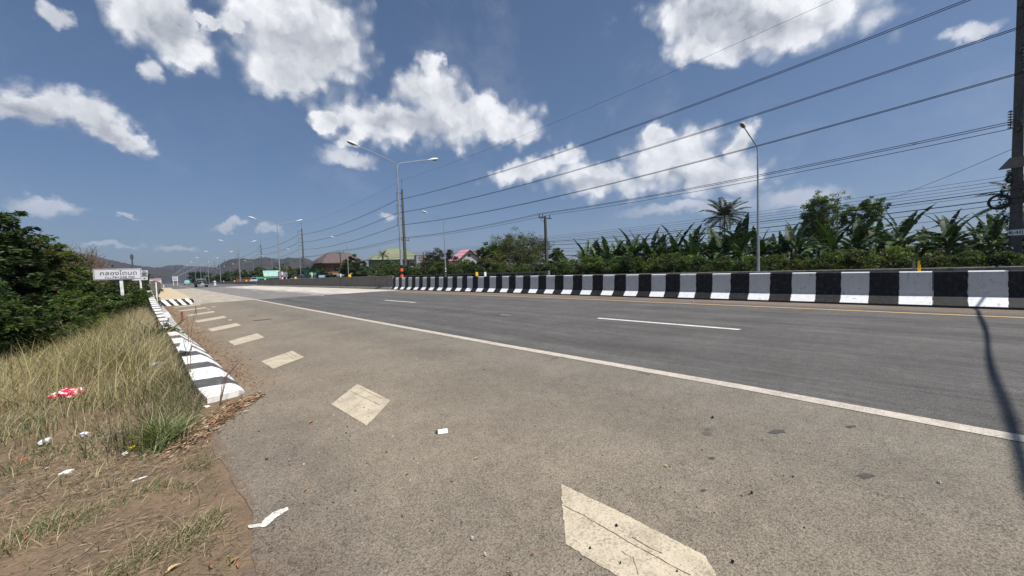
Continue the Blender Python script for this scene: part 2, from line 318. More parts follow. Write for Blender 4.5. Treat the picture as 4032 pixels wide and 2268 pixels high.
# ------------------------------------------------------------------ mesh helpers
def link(o, parent=None):
    S.collection.objects.link(o)
    if parent is not None: o.parent = parent
    return o
def tag(o, label=None, cat=None, group=None, kind=None):
    if label: o['label'] = label
    if cat: o['category'] = cat
    if group: o['group'] = group
    if kind: o['kind'] = kind
    return o
def thing(name, label, cat, loc=(0, 0, 0), rz=0., group=None):
    o = bpy.data.objects.new(name, None); o.empty_display_size = .3
    o.location = loc; o.rotation_euler = (0, 0, rz); link(o); return tag(o, label, cat, group)
class MB:
    def __init__(s): s.v = []; s.f = []; s.m = []; s.cur = 0
    def add(s, vs, fs):
        n = len(s.v); s.v += [tuple(map(float, v)) for v in vs]; s.f += [tuple(n+i for i in f) for f in fs]; s.m += [s.cur]*len(fs); return s
    def box(s, a, b, rz=0., c=None):
        x0, y0, z0 = a; x1, y1, z1 = b
        vs = [(x, y, z) for z in (z0, z1) for x, y in ((x0, y0), (x1, y0), (x1, y1), (x0, y1))]
        if rz:
            c = c or ((x0+x1)/2, (y0+y1)/2); cs, sn = math.cos(rz), math.sin(rz)
            vs = [(c[0]+(x-c[0])*cs-(y-c[1])*sn, c[1]+(x-c[0])*sn+(y-c[1])*cs, z) for x, y, z in vs]
        return s.add(vs, [(3, 2, 1, 0), (4, 5, 6, 7), (0, 1, 5, 4), (1, 2, 6, 5), (2, 3, 7, 6), (3, 0, 4, 7)])
    def tube(s, pts, rad, n=8, cap=True):
        pts = [Vector(p) for p in pts]; rad = [rad]*len(pts) if not hasattr(rad, '__len__') else rad
        rings = []; up = None
        for i, p in enumerate(pts):
            t = (pts[min(i+1, len(pts)-1)]-pts[max(i-1, 0)]).normalized()
            if up is None: up = Vector((0, 0, 1)) if abs(t.z) < .9 else Vector((1, 0, 0))
            a = t.cross(up)
            if a.length < 1e-4: a = t.orthogonal()
            a.normalize(); b = a.cross(t).normalized(); up = b
            rings.append([p+(a*math.cos(2*math.pi*k/n)+b*math.sin(2*math.pi*k/n))*rad[i] for k in range(n)])
        vs = [v for r in rings for v in r]; fs = []
        for i in range(len(pts)-1):
            for k in range(n):
                fs.append((i*n+k, i*n+(k+1) % n, (i+1)*n+(k+1) % n, (i+1)*n+k))
        if cap: fs += [tuple(range(n))[::-1], tuple((len(pts)-1)*n+k for k in range(n))]
        return s.add(vs, fs)
    def loft(s, secs, cap=True):
        n = len(secs[0]); vs = [v for q in secs for v in q]; fs = []
        for i in range(len(secs)-1):
            for k in range(n): fs.append((i*n+k, i*n+(k+1) % n, (i+1)*n+(k+1) % n, (i+1)*n+k))
        if cap: fs += [tuple(range(n))[::-1], tuple((len(secs)-1)*n+k for k in range(n))]
        return s.add(vs, fs)
    def ell(s, c, r, rot=None, n=12, m=8):
        vs = []; fs = []
        for i in range(m+1):
            th = math.pi*i/m
            for k in range(n):
                v = Vector((r[0]*math.sin(th)*math.cos(2*math.pi*k/n), r[1]*math.sin(th)*math.sin(2*math.pi*k/n), r[2]*math.cos(th)))
                if rot is not None: v = rot @ v
                vs.append((v.x+c[0], v.y+c[1], v.z+c[2]))
        for i in range(m):
            for k in range(n): fs.append((i*n+k, (i+1)*n+k, (i+1)*n+(k+1) % n, i*n+(k+1) % n))
        return s.add(vs, fs)
    def build(s, name, mats, parent=None, smooth=False, loc=None):
        me = bpy.data.meshes.new(name); me.from_pydata(s.v, [], s.f); me.validate()
        for m in (mats if isinstance(mats, (list, tuple)) else [mats]): me.materials.append(m)
        if len(me.polygons) == len(s.m): me.polygons.foreach_set('material_index', s.m)
        bm = bmesh.new(); bm.from_mesh(me); bmesh.ops.recalc_face_normals(bm, faces=bm.faces); bm.to_mesh(me); bm.free()
        if smooth: me.polygons.foreach_set('use_smooth', [True]*len(me.polygons)); 
        if smooth: me.set_sharp_from_angle(angle=R(40))
        o = bpy.data.objects.new(name, me); link(o, parent)
        if loc: o.location = loc
        return o
def npmesh(name, V, Fq, m, col=None, parent=None, smooth=False):
    """mesh from numpy arrays; Fq an (n,k) face array; col one colour per vertex"""
    me = bpy.data.meshes.new(name); V = np.asarray(V, np.float32); Fq = np.asarray(Fq, np.int32)
    k = Fq.shape[1]; me.vertices.add(len(V)); me.vertices.foreach_set('co', V.ravel())
    me.loops.add(Fq.size); me.loops.foreach_set('vertex_index', Fq.ravel())
    me.polygons.add(len(Fq)); me.polygons.foreach_set('loop_start', np.arange(0, Fq.size, k, dtype=np.int32)); me.polygons.foreach_set('loop_total', np.full(len(Fq), k, np.int32))
    me.update(calc_edges=True); me.materials.append(m)
    if col is not None:
        a = me.attributes.new('Col', 'FLOAT_COLOR', 'POINT'); c = np.ones((len(V), 4), np.float32); c[:, :3] = col; a.data.foreach_set('color', c.ravel())
    if smooth: me.polygons.foreach_set('use_smooth', np.ones(len(Fq), bool))
    o = bpy.data.objects.new(name, me); return link(o, parent)
def copy_tree(root, loc, rz, sc=1., label=None, name=None):
    r = root.copy(); S.collection.objects.link(r); r.location = loc; r.rotation_euler = (0, 0, rz); r.scale = (sc, sc, sc) if not hasattr(sc, '__len__') else sc
    if label: r['label'] = label
    for ch in list(root.children):
        c = ch.copy(); S.collection.objects.link(c); c.parent = r
        for g in list(ch.children):
            d = g.copy(); S.collection.objects.link(d); d.parent = c
    return r
def unit(a): return a/np.maximum(np.linalg.norm(a, axis=1, keepdims=True), 1e-9)

# ------------------------------------------------------------------ terrain
def sstep(t): t = np.clip(t, 0, 1); return t*t*(3-2*t)
def gh(x, y):
    x = np.asarray(x, float); y = np.asarray(y, float)
    left = sstep((y-4.2)/9)*sstep((-.0-x)/2.6)*.85
    far = sstep((-4-x)/30)*.6
    bump = (np.sin(x*3.1+y*1.7)*.012+np.sin(x*7.3-y*5.1)*.006+np.sin(x*1.3+y*.7+1)*.015)*sstep((.2-x)/.5)
    right = sstep((x-34.5)/4)*.35
    flat = sstep((.75-x)/.3)*sstep((x+.1)/.3)*.0
    return -.0035-left-far-right+bump-.006*sstep((x-.15)/.4)
def grid1(parts):
    out_ = []
    for a, b, n in parts: out_ += list(np.linspace(a, b, n, endpoint=False))
    return np.array(out_+[parts[-1][1]])
gx = grid1([(-3500, -200, 14), (-200, -20, 24), (-20, -4, 40), (-4, .6, 110), (.6, 34, 20), (34, 60, 40), (60, 300, 20), (300, 3500, 14)])
gy = grid1([(-600, -10, 10), (-10, 0, 20), (0, 9, 200), (9, 30, 80), (30, 120, 40), (120, 600, 30), (600, 4500, 16)])
X, Y = np.meshgrid(gx, gy); Z = gh(X, Y)
nx = len(gx); idx = np.arange(len(gx)*len(gy)).reshape(len(gy), nx)
Fq = np.stack([idx[:-1, :-1], idx[:-1, 1:], idx[1:, 1:], idx[1:, :-1]], -1).reshape(-1, 4)
tag(npmesh('ground', np.stack([X, Y, Z], -1).reshape(-1, 3), Fq, M_GROUND, smooth=True), kind='structure')

def sheet(name, left, right, m, z=0., kind='structure'):
    """strip between two polylines of equal length"""
    vs = [(*p, z) for p in left]+[(*p, z) for p in right]; n = len(left)
    fs = [(i, n+i, n+i+1, i+1) for i in range(n-1)]
    b = MB(); b.add(vs, fs); o = b.build(name, m); return tag(o, kind=kind) if kind else o
XR = .62                                     # toe of the kerb ramp
def toe(y): return np.interp(y, [4.75, 5.8, 6.7, 8.6, 10.4, 13.5, 21, 27.8], [.56, .53, .5, .43, .34, .24, .07, -.14])
def joint(x): return 25.55+x*.26-(x**2)*.0085
ys = list(np.concatenate([np.linspace(-40, 0, 5), np.linspace(.3, 4.6, 60), np.linspace(4.7, 25.4, 24)]))
lf = []
for y in ys:
    if y < 4.62: e = .225+.03*math.sin(y*3.3)+.012*math.sin(y*9)+.003*math.sin(y*31+1)+(.32*max(0, (y-3.75)/.9)**1.5 if y > 3.75 else 0)
    else: e = toe(y)-.03
    lf.append((e, y))
lf[-1] = (lf[-1][0], joint(0)); rt_ = [(3.9, y) for y in ys]; rt_[-1] = (3.9, joint(3.9))
sheet('road_shoulder', lf, rt_, M_SHOULDER)
yy = [-60, -20, 0, 10, 20, joint(3.9)]
xs_ = np.linspace(3.9, 13.6, 12)
b = MB(); b.add([(3.9, -60, 0), (13.6, -60, 0)]+[(x, joint(x), 0) for x in xs_[::-1]], [tuple(range(14))]); tag(b.build('road', M_LANE), kind='structure')
xs_ = np.linspace(-.2, 13.6, 14)
b = MB(); b.add([(x, joint(x), 0) for x in xs_]+[(13.6, 90.5, 0), (-.2, 89.5, 0)], [tuple(range(16))]); tag(b.build('bridge_deck', M_DECK), kind='structure')
b = MB(); b.add([(-.2, 89.5, 0), (13.6, 90.5, 0), (14.4, 2500, 0), (.3, 2500, 0)], [(0, 1, 2, 3)]); tag(b.build('road', M_FAR), kind='structure')
b = MB(); b.add([(15.2, -60, 0), (33, -60, 0), (33, 2500, 0), (15.2, 2500, 0)], [(0, 1, 2, 3)]); tag(b.build('opposite_road', M_FAR), kind='structure')
b = MB(); b.add([(13.6, -60, .03), (15.2, -60, .03), (15.2, 2500, .03), (13.6, 2500, .03), (13.6, -60, -.02), (15.2, -60, -.02)], [(0, 1, 2, 3), (4, 5, 1, 0)]); tag(b.build('median', M_CONC), kind='structure')

# markings -------------------------------------------------------------
def ragged(pts, z, name, m, step=.02, j=.0021):
    out_ = []
    for i in range(len(pts)):
        a = np.array(pts[i]); c = np.array(pts[(i+1) % len(pts)]); n = max(1, int(np.linalg.norm(c-a)/step))
        for k in range(n): out_.append(a+(c-a)*k/n+(rng.normal(0, j, 2) if k else 0))
    b = MB(); b.add([(p[0], p[1], z) for p in out_], [tuple(range(len(out_)))]); return tag(b.build(name, m), kind='structure')
EL = [(-40, 3.9), (-.5, 3.9), (1.2, 3.93), (4.4, 3.87), (10.7, 3.86), (30, 3.93), (58, 3.92), (120, 3.85), (250, 3.75), (900, 3.4)]
sheet('edge_line', [(x-.075, y) for y, x in EL], [(x+.075, y) for y, x in EL], M_WLINE, .004)
YL = [(-40, 11.45), (0, 11.47), (10, 11.8), (32, 11.85), (90, 11.9), (250, 12.2), (900, 12.6)]
sheet('yellow_line', [(x-.06, y) for y, x in YL], [(x+.06, y) for y, x in YL], M_YLINE, .004)
for k, y0 in enumerate([2.27-12.05, 2.27]+[14.28+12.05*i for i in range(0, 24)]):
    x = 7.38 if k < 2 else 7.6
    x += (k-2)*.01 if k > 2 else 0
    b = MB(); b.add([(x-.06, y0, .004), (x+.06, y0-.02, .004), (x+.06, y0+2.95, .004), (x-.06, y0+2.93, .004)], [(0, 1, 2, 3)]); tag(b.build('lane_dash', M_DASH), kind='structure')
z5 = 2.415
def q5(*ps): return [tuple(onZ(600+x/z5, 1100+y/z5)[:2]) for x, y in ps]
HB = [((1950, 995), (2265, 1155), (2040, 1395), (1700, 1188)), ((1330, 680), (1443, 740), (1150, 852), (1035, 780)),
      ((995, 513), (1065, 553), (780, 630), (720, 590)), ((800, 415), (845, 438), (565, 498), (525, 473)),
      ((680, 347), (705, 365), (430, 411), (402, 395)), ((580, 300), (597, 313), (365, 347), (318, 342)),
      ((500, 264), (522, 273), (265, 305), (243, 300)), ((455, 235), (462, 243), (225, 268), (190, 266))]
for h in HB: ragged(q5(*h), .003, 'hatch_bar', M_CREAM)
z0_ = 2576/900
m0 = [tuple(onZ(2000+x/z0_, 1850+y/z0_)[:2]) for x, y in ((597, 162), (1300, 500), (2230, 980), (2350, 1196), (2290, 1500), (1700, 1480), (1220, 1196), (650, 845))]
ragged(m0, .003, 'hatch_bar', M_CREAM)
M_CRACK = mat('paint_crack', (.16, .12, .075), .9, .3, 60)
def crack(pts, w, z=.0045):
    P_ = [np.array(onZ(x, y)[:2]) for x, y in pts]; out_ = []
    for a, c in zip(P_[:-1], P_[1:]):
        n = max(2, int(np.linalg.norm(c-a)/.02))
        for k in range(n): out_.append(a+(c-a)*k/n+rng.normal(0, .0012, 2))
    out_.append(P_[-1]); L_, R_ = [], []
    for i, p in enumerate(out_):
        d = out_[min(i+1, len(out_)-1)]-out_[max(i-1, 0)]; d = d/np.linalg.norm(d); n_ = np.array([-d[1], d[0]])*w*rng.uniform(.3, 1.2); L_.append(tuple(p-n_)); R_.append(tuple(p+n_))
    sheet('paint_crack', L_, R_, M_CRACK, z)
def z0p(*ps): return [(2000+x/z0_, 1850+y/z0_) for x, y in ps]
def z5p(*ps): return [(600+x/z5, 1100+y/z5) for x, y in ps]
crack(z0p((620, 405), (860, 530), (1180, 710), (1340, 815), (1600, 950), (1900, 1120), (2060, 1196)), .0022)
crack(z0p((1400, 770), (1500, 830), (1600, 890), (1740, 950)), .0025); crack(z0p((1280, 930), (1340, 970), (1390, 1000)), .0015); crack(z0p((1410, 990), (1440, 1100), (1470, 1196)), .0012)
crack(z5p((1880, 1065), (2020, 1130), (2170, 1200)), .003); crack(z5p((1975, 1035), (2080, 1090), (2185, 1135)), .003); crack(z5p((2010, 1140), (1930, 1210), (1850, 1280)), .0015)
crack(z5p((1255, 705), (1330, 750)), .004); crack(z5p((1300, 700), (1370, 740)), .004); crack(z5p((1060, 795), (1250, 730)), .002)
for (x0, y0, x1, y1, w) in ((723, 388, 755, 387, 8), (563, 262, 605, 262, 6), (523, 287, 550, 286, 6), (405, 464, 452, 463, 6)):
    ragged(q5((x0, y0-w/2), (x1, y1-w/2), (x1+3, y1+w/2), (x0-2, y0+w/2)), .005, 'paint_fragment', M_CREAM, .03)
d0 = [(1825, 441), (1960, 452), (1985, 460), (1850, 452)]
ragged([tuple(onZ(1400+x*.3106, 1100+y*.3106)[:2]) for x, y in d0], .0045, 'paint_fragment', mat('worn_dash_paint', (.24, .23, .215), .8, .3, 20), .1)
# dripped white paint near the broken edge
z6 = 2576/1200
dp = [(2430, 640), (2440, 665), (2400, 690), (2350, 720), (2290, 770), (2240, 810), (2170, 815), (2110, 822), (2095, 800), (2160, 790), (2215, 780), (2240, 735), (2300, 690), (2370, 660)]
ragged([tuple(onZ(x/z6, 1700+y/z6)[:2]) for x, y in dp], .004, 'paint_spill', mat('old_white_paint', (.66, .64, .58), .8, col2=(.4, .38, .34), vscale=40), .012, .0035)
# dark rubber smear on the shoulder
ragged(q5((955, 390), (1040, 383), (1140, 374), (1138, 379), (1050, 390), (960, 395)), .003, 'tyre_mark', mat('rubber_smear', (.05, .048, .045), .8), .05)
ragged(q5((905, 348), (1000, 340), (1000, 344), (910, 351)), .003, 'tyre_mark', mat('rubber_smear_b', (.08, .075, .07), .8), .05)
for x, y, rx, ry in ((3060, 1700, 38, 10), (3352, 1680, 22, 5), (2803, 1805, 16, 6), (3415, 1875, 42, 12), (2770, 1932, 14, 5)):
    c = onZ(x, y)[:2]; pts = []
    for k in range(14): a = 2*math.pi*k/14; r = rng.uniform(.6, 1.15); q = onZ(x+rx*r*math.cos(a), y+ry*r*math.sin(a))[:2]; pts.append(tuple(q))
    ragged(pts, .003, 'oil_stain', bpy.data.materials.get('oil') or mat('oil', (.085, .078, .07), .8, .3, 30), .04, .006)

# ------------------------------------------------------------------ median barriers
def barrier_profile(x, h, w=.5):
    # x is the toe towards the camera; New Jersey shape
    return [(x, 0), (x, .05), (x+.17, .24), (x+.195, .30), (x+.225, h-.02), (x+.24, h), (x+.385, h), (x+.405, h-.02), (x+.445, .31), (x+.475, .235), (x+.61, .06), (x+.61, 0)]
def barrier(name, y0, y1, n, xt, hh, m, label, joints=None):
    o = thing(name, label, 'barrier', (0, 0, 0))
    cuts = joints or [y0, y1]
    b = MB()
    for a, c in zip(cuts[:-1], cuts[1:]):
        k = max(2, int((c-a)/2.)+1); secs = []
        for y in np.linspace(a+(.006 if joints else 0), c-(.006 if joints else 0), k):
            secs.append([(px, y, pz+.001) for px, pz in barrier_profile(xt(y), hh(y))])
        b.loft(secs)
    b.build('barrier_wall', m, o); return o
xt = lambda y: float(np.interp(y, [-1, 2.2, 11.6, 30, 90, 250, 900], [13.0, 13.08, 13.35, 13.45, 13.5, 13.9, 14.2]))
hh = lambda y: float(np.interp(y, [-1.3, 2.2, 11.4, 28.8], [.81, .835, .88, .95]))
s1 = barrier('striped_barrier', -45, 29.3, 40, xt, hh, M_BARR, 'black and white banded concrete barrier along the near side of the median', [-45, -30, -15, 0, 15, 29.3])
s2 = barrier('concrete_barrier', 29.35, 89, 40, xt, lambda y: 1.12, M_CONC, 'unpainted weathered grey concrete barrier on the bridge, between the striped barriers', [29.35, 40, 50, 60, 70, 80, 89])
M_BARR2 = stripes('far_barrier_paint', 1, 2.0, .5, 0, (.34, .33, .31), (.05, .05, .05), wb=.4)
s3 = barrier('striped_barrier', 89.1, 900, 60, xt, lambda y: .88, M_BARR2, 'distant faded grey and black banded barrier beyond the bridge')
# end block of the bridge barrier
def reflector(parent, x, y, z, m, w=.12, h=.17, side=1):
    b = MB(); b.box((x-w/2, y-.02, z), (x+w/2, y+.02, z+h)); b.box((x-.012, y-.012-.022*side, z-.01), (x+.012, y+.012-.022*side, z+h*.6)); return b.build('reflector', m, parent)
def refl_px(par, px, dx, h, m=M_YELL, w=.12, hg=.17):
    d = ray(px, 1100); Yv = d[1]/d[0]*(13.6 if dx is None else dx); reflector(par, 13.6 if dx is None else dx, Yv, h+.001, m, w, hg)
refl_px(s1, 3617, 13.42, .82, M_YELL, .06, .25); refl_px(s1, 3597, 13.6, .82, mat('reflector_back', (.2, .2, .2), .6), .09, .25)
refl_px(s1, 1878, 13.65, .93, M_YELL, .16, .24)
for px, w in ((1378, .24), (1164, .26), (1044, .26)): refl_px(s2, px, 13.8, 1.12, M_YELL, w, .26)
for px in (970, 923, 880): refl_px(s3, px, 13.9, .88, M_YELL, .3, .3)
# second barrier on the far edge of the median
s4 = thing('median_barrier', 'low grey concrete barrier on the far side of the median, showing over the striped one', 'barrier')
b = MB(); secs = []
for y in np.linspace(-45, 300, 40): secs.append([(px, y, pz+.03) for px, pz in barrier_profile(14.75, .84)])
b.loft(secs); b.build('barrier_wall', M_CONC, s4)
refl_px(s4, 1911, 15.0, .86, M_WHITE, .16, .3)

# ------------------------------------------------------------------ kerb ramp on the near side
RY = [4.60, 5.04, 5.86, 6.56, 7.38, 8.49, 10.75, 13.17, 14.94, 19.63, 24.8, 25.2]
RXL = [.25, .19, .16, .14, .10, .05, -.08, -.18, -.26, -.43, -.585, -.6]
RZ = [.05, .08, .13, .16, .19, .24, .32, .40, .46, .63, .79, .80]
ramp = thing('kerb_ramp', 'black and white banded concrete kerb rising beside the dusty shoulder', 'kerb')
b = MB(); secs = []
for y in np.concatenate([[4.60, 4.66], np.linspace(4.8, 25.2, 60)]):
    xl = float(np.interp(y, RY, RXL)); z = float(np.interp(y, RY, RZ)); xr = float(toe(y)); t = min(1, (y-4.4)/9)
    wtop = (xr-xl)*(.82-.45*t) if y < 14 else (xr-xl)*.37
    wtop = float(np.interp(y, [4.4, 6.5, 8, 10, 13, 18, 25], [.27, .20, .125, .125, .145, .155, .19]))
    xc = xl+wtop
    zt = float(np.interp(y, [4.4, 8, 14, 25], [.0, .0, .0, .0]))
    zm = z*float(np.interp(y, [4.4, 8, 14, 25], [.80, .55, .42, .36])); xm = xc+(xr-xc)*float(np.interp(y, [4.4, 8, 14, 25], [.45, .5, .5, .4]))
    # front end chamfer follows the slanted end seen in the picture
    sy = .15*max(0., 1-(y-4.60)/1.3)
    secs.append([(xl, y, -.9), (xl, y, z), (xc, y+sy*.6, z), (xm, y+sy*.8, zm), (xr, y+sy, .012), (xr, y+sy, -.9)])
b.loft(secs); b.build('kerb_body', M_RAMP, ramp)
b = MB(); b.loft([[(q[0][0]-.004, q[0][1], -.9), (q[0][0]-.004, q[0][1], q[1][2]-.018), (q[0][0]-.001, q[0][1], q[1][2]-.018), (q[0][0]-.001, q[0][1], -.9)] for q in secs[1:]]); b.build('side_face', M_CONC, ramp)
# metal sheets lying on it
M_SHEET = mat('zinc_sheet', (.60, .62, .61), .6, .1, 5.)
def slab(name, pts, t, m, label, cat, group=None):
    b = MB(); P_ = [Vector(p) for p in pts]; n = (P_[1]-P_[0]).cross(P_[2]-P_[0]).normalized()
    if n.z < 0: n = -n
    k = len(P_); b.add(P_+[p+n*t for p in P_], [tuple(range(k)), tuple(range(k, 2*k))]+[(i, (i+1) % k, k+(i+1) % k, k+i) for i in range(k)])
    return tag(b.build(name, m), label, cat, group)
slab('metal_sheet', [tuple(onZ(714, 1340, .30)), tuple(onZ(757, 1348, .26)), tuple(onZ(745, 1384, .22)), tuple(onZ(701, 1378, .26))], .004, M_SHEET, 'pale grey metal sheet lying on the near end of the banded kerb', 'metal sheet')
slab('metal_sheet', [tuple(onZ(642, 1235, .52)), tuple(onZ(662, 1227, .55)), tuple(onZ(676, 1247, .50)), tuple(onZ(655, 1254, .47))], .004, M_SHEET, 'pale grey metal sheet propped up on the banded kerb, farther of the two', 'metal sheet')

# bridge walkway, kerb nose and parapet
w = thing('bridge_walkway', 'raised pale concrete walkway crossing the bridge beside the parapet', 'walkway')
b = MB(); b.loft([[(-.265, y, 0), (-.265, y, .29), (x-.03, y, .29), (x, y, .26), (x, y, 0)] for y, x in ((25.95, 1.12), (40, 1.10), (88, .92))]); b.build('walkway_slab', M_WALK, w)
b = MB(); prof = []
for k in range(7): a = math.pi/2*k/6; prof.append((25.52+.24*(1-math.sin(a))*.9, .09+.205*math.cos(a)**.9 if k < 6 else .09))
secs = []
for x in np.linspace(-.22, 1.13, 15):
    r = .0 if x < 1.0 else (x-1.0)/.13
    secs.append([(x, 25.95, -.02), (x, 25.95, .296-.05*r*r)]+[(x, py+.0*r+.14*r*r, pz*(1-.12*r*r)) for py, pz in prof]+[(x, 25.50+.14*r*r, -.02)])
b.loft(secs); b.build('kerb_nose', M_KERB, w, smooth=True)
w = thing('parapet', 'stained grey concrete bridge parapet beside the raised walkway', 'parapet')
b = MB(); b.box((-.46, 25.3, -.8), (-.27, 87, 1.27)); b.build('parapet_wall', M_CONC, w)
b = MB(); b.box((-.269, 25.28, .05), (-.225, 25.5, 1.2)); b.build('end_piece', M_WPOST, w)  # white strip painted in for the sunlit walkway-side edge of the wall end
# beyond the bridge: verge, guard rail, arrow board
o = thing('guard_rail', 'short galvanised guard rail bending away at the far end of the walkway', 'guard rail')
b = MB(); pts = [(.2, 90, .7), (.45, 95, .7), (.5, 105, .7), (.2, 125, .7)]
secs = [[(x-.05, y, z-.18), (x+.05, y, z-.12), (x-.02, y, z), (x+.05, y, z+.12), (x-.05, y, z+.18), (x-.1, y, z)] for x, y, z in pts]
b.loft(secs); b.build('rail', M_GALV, o)
for x, y, z in pts: b = MB(); b.box((x-.16, y-.06, -.3), (x-.08, y+.06, .75)); b.build('post', M_WHITE, o)

# ------------------------------------------------------------------ opposite parapet
o = thing('bridge_railing', 'concrete railing with posts on the far side of the opposite carriageway', 'railing')
b = MB(); b.box((33.2, 30.7, .84), (33.5, 78, 1.04)); b.build('top_rail', M_CONC, o)
b = MB(); b.box((33.25, 30.7, 0), (33.45, 78, .34)); b.build('base_rail', M_CONC, o)
for y in np.arange(33, 78, 2.6): b = MB(); b.box((33.24, y, .34), (33.46, y+.3, .84)); b.build('post', M_CONC, o)
b = MB(); b.box((33.18, 30.2, 0), (33.56, 30.69, 1.08)); b.build('end_piece', M_CONC, o)
b = MB(); b.box((33.0, 30.69, .05), (33.2, 36.0, .3)); b.build('kerb', M_CONC2, o)

# ------------------------------------------------------------------ street lamps
def arm_pts(side):
    pts = [(0, 0, 9.2), (side*.03, 0, 9.6), (side*.14, 0, 9.86), (side*.4, 0, 10.02), (side*3.0, 0, 10.72)]; return pts
def lamp_head(side):
    rot = Matrix.Rotation(-side*R(14), 3, 'Y')
    c = Vector((side*3.38, 0, 10.82)); b = MB(); b.ell(c, (.44, .155, .105), rot, 14, 8); b.tube([(side*2.85, 0, 10.68), (side*3.1, 0, 10.75)], .045)
    hb = b
    l = MB(); l.ell(c+rot @ Vector((side*.06, 0, -.035)), (.33, .135, .10), rot, 12, 6)
    return hb, l
def make_lamp(name, sides, label, group, cat='street lamp', bands=False):
    o = thing(name, label, cat, (0, 0, 0), 0, group)
    b = MB(); b.tube([(0, 0, .0), (0, 0, .35), (0, 0, 9.3)], [.13, .11, .055], 10); b.build('pole', M_GALV, o, True)
    for s in sides:
        b = MB(); b.tube(arm_pts(s), .04, 7); b.build('arm', M_GALV, o, True)
        hb, l = lamp_head(s); h = hb.build('lamp_head', M_WHITE, o, True); l.build('lens', M_LENS, h, True)
    if bands:
        for k in range(6):
            z = 1.93-.25*(k+1); b = MB(); b.tube([(0, 0, z), (0, 0, z+.25)], .121-.001*k, 12); b.build('band', M_ORANGE if k % 2 == 1 else M_BLACK, o, True)
    return o
GD = 'double-armed lamps along the median'; GS = 'single-armed lamps on the far verge'
ordw = ['nearest', 'second', 'third', 'fourth', 'fifth', 'sixth', 'seventh', 'eighth', 'ninth', 'tenth', 'eleventh', 'twelfth', 'thirteenth', 'fourteenth', 'fifteenth', 'sixteenth', 'seventeenth', 'eighteenth', 'nineteenth', 'twentieth']
dl = make_lamp('double_street_lamp', (-1, 1), 'tall two-armed galvanised lamp with orange and black bands at its foot, nearest on the median', GD, bands=True)
dl.location = (14.1, 28.5, .0)
dl2 = make_lamp('double_street_lamp', (-1, 1), 'second two-armed lamp along the median, beyond the grey barrier', GD)
dl2.location = (14.1, 71.3, 0)
for k in range(2, 20): copy_tree(dl2, (14.1, 28.5+43.05*k, 0), 0, 1., '%s two-armed lamp in the line receding along the median' % ordw[k])
sg = make_lamp('street_lamp', (-1,), 'nearest single-armed lamp, tall against the banana grove', GS); sg.location = (34, 9.1, 0)
sg2 = make_lamp('street_lamp', (-1,), 'single-armed lamp with black and white foot behind the far railing', GS); sg2.location = (34, 53.3, 0)
for k in range(4): b = MB(); b.tube([(0, 0, 1.2+.2*k), (0, 0, 1.4+.2*k)], .122, 12); b.build('band', M_WHITE if k % 2 else M_BLACK, sg2, True)
for k in range(2, 15): copy_tree(sg, (34, 9.1+44.1*k, 0), 0, 1., '%s single-armed lamp along the far verge' % ordw[k])

# ------------------------------------------------------------------ power poles and wires
PX = 38.0; PYS = [-3.3+78.3*k for k in range(0, 11)]
def insul(b, x, y, z0, z1, r=.075):
    n = 7
    for k in range(n): z = z0+(z1-z0)*(k+.5)/n; b.tube([(x, y, z-.03), (x, y, z+.01), (x, y, z+.03)], [r, r*.85, .02], 8)
    b.tube([(x, y, z0), (x, y, z1)], .02, 6)
def power_pole(label, near=False):
    o = thing('power_pole', label, 'utility pole', (0, 0, 0), 0, 'tall concrete power poles behind the far verge')
    b = MB(); b.loft([[(-w_, -w_*.8, z), (w_, -w_*.8, z), (w_, w_*.8, z), (-w_, w_*.8, z)] for z, w_ in ((-1, .30), (2, .29), (19, .15))]); b.build('shaft', M_POLE, o)
    b = MB(); b.tube([(0, 0, 19), (0, 0, 20.6)], .03, 6); b.tube([(0, 0, 20.6), (.0, .0, 21.0)], .05, 6); b.build('lightning_rod', M_DARKM, o)
    for z in (18.15, 15.5, 12.9):
        b = MB(); b.tube([(-.1, 0, z), (-1.35, 0, z+.05)], .075, 6); b.build('cross_arm', M_DARKM, o)
        b = MB(); insul(b, -1.3, 0, z-1.45, z); b.build('insulator', M_DARKM, o)
    b = MB(); b.box((-1.25, -.06, 8.35), (1.15, .06, 8.47)); b.build('cross_arm', M_DARKM, o)
    for x in (-1.15, -.55, .95): b = MB(); insul(b, x, 0, 8.47, 8.85, .06); b.build('insulator', M_DARKM, o)
    return o
pp = power_pole('tall dark power pole at the right edge, with number plate and cable coil'); pp.location = (PX, PYS[0], 0)
p2 = power_pole('tall power pole standing just right of the nearest two-armed lamp'); p2.location = (PX, PYS[1], 0)
for k in range(2, 11): copy_tree(p2, (PX, PYS[k], 0), 0, 1., '%s tall power pole in the line receding to the hills' % ordw[k])
def text(s, size, m, parent, loc, rot, name='lettering', ext=.002, align='CENTER', sx=1.):
    cu = bpy.data.curves.new('t', 'FONT'); cu.body = s; cu.size = size; cu.align_x = align; cu.align_y = 'CENTER'; cu.extrude = ext; cu.offset = size*.0
    t = bpy.data.objects.new('t', cu); S.collection.objects.link(t); dg = bpy.context.evaluated_depsgraph_get(); dg.update()
    me = bpy.data.meshes.new_from_object(t.evaluated_get(dg)); bpy.data.objects.remove(t); me.materials.clear(); me.materials.append(m)
    o = bpy.data.objects.new(name, me); o.location = loc; o.rotation_euler = rot; o.scale = (sx, 1, 1); link(o, parent); return o
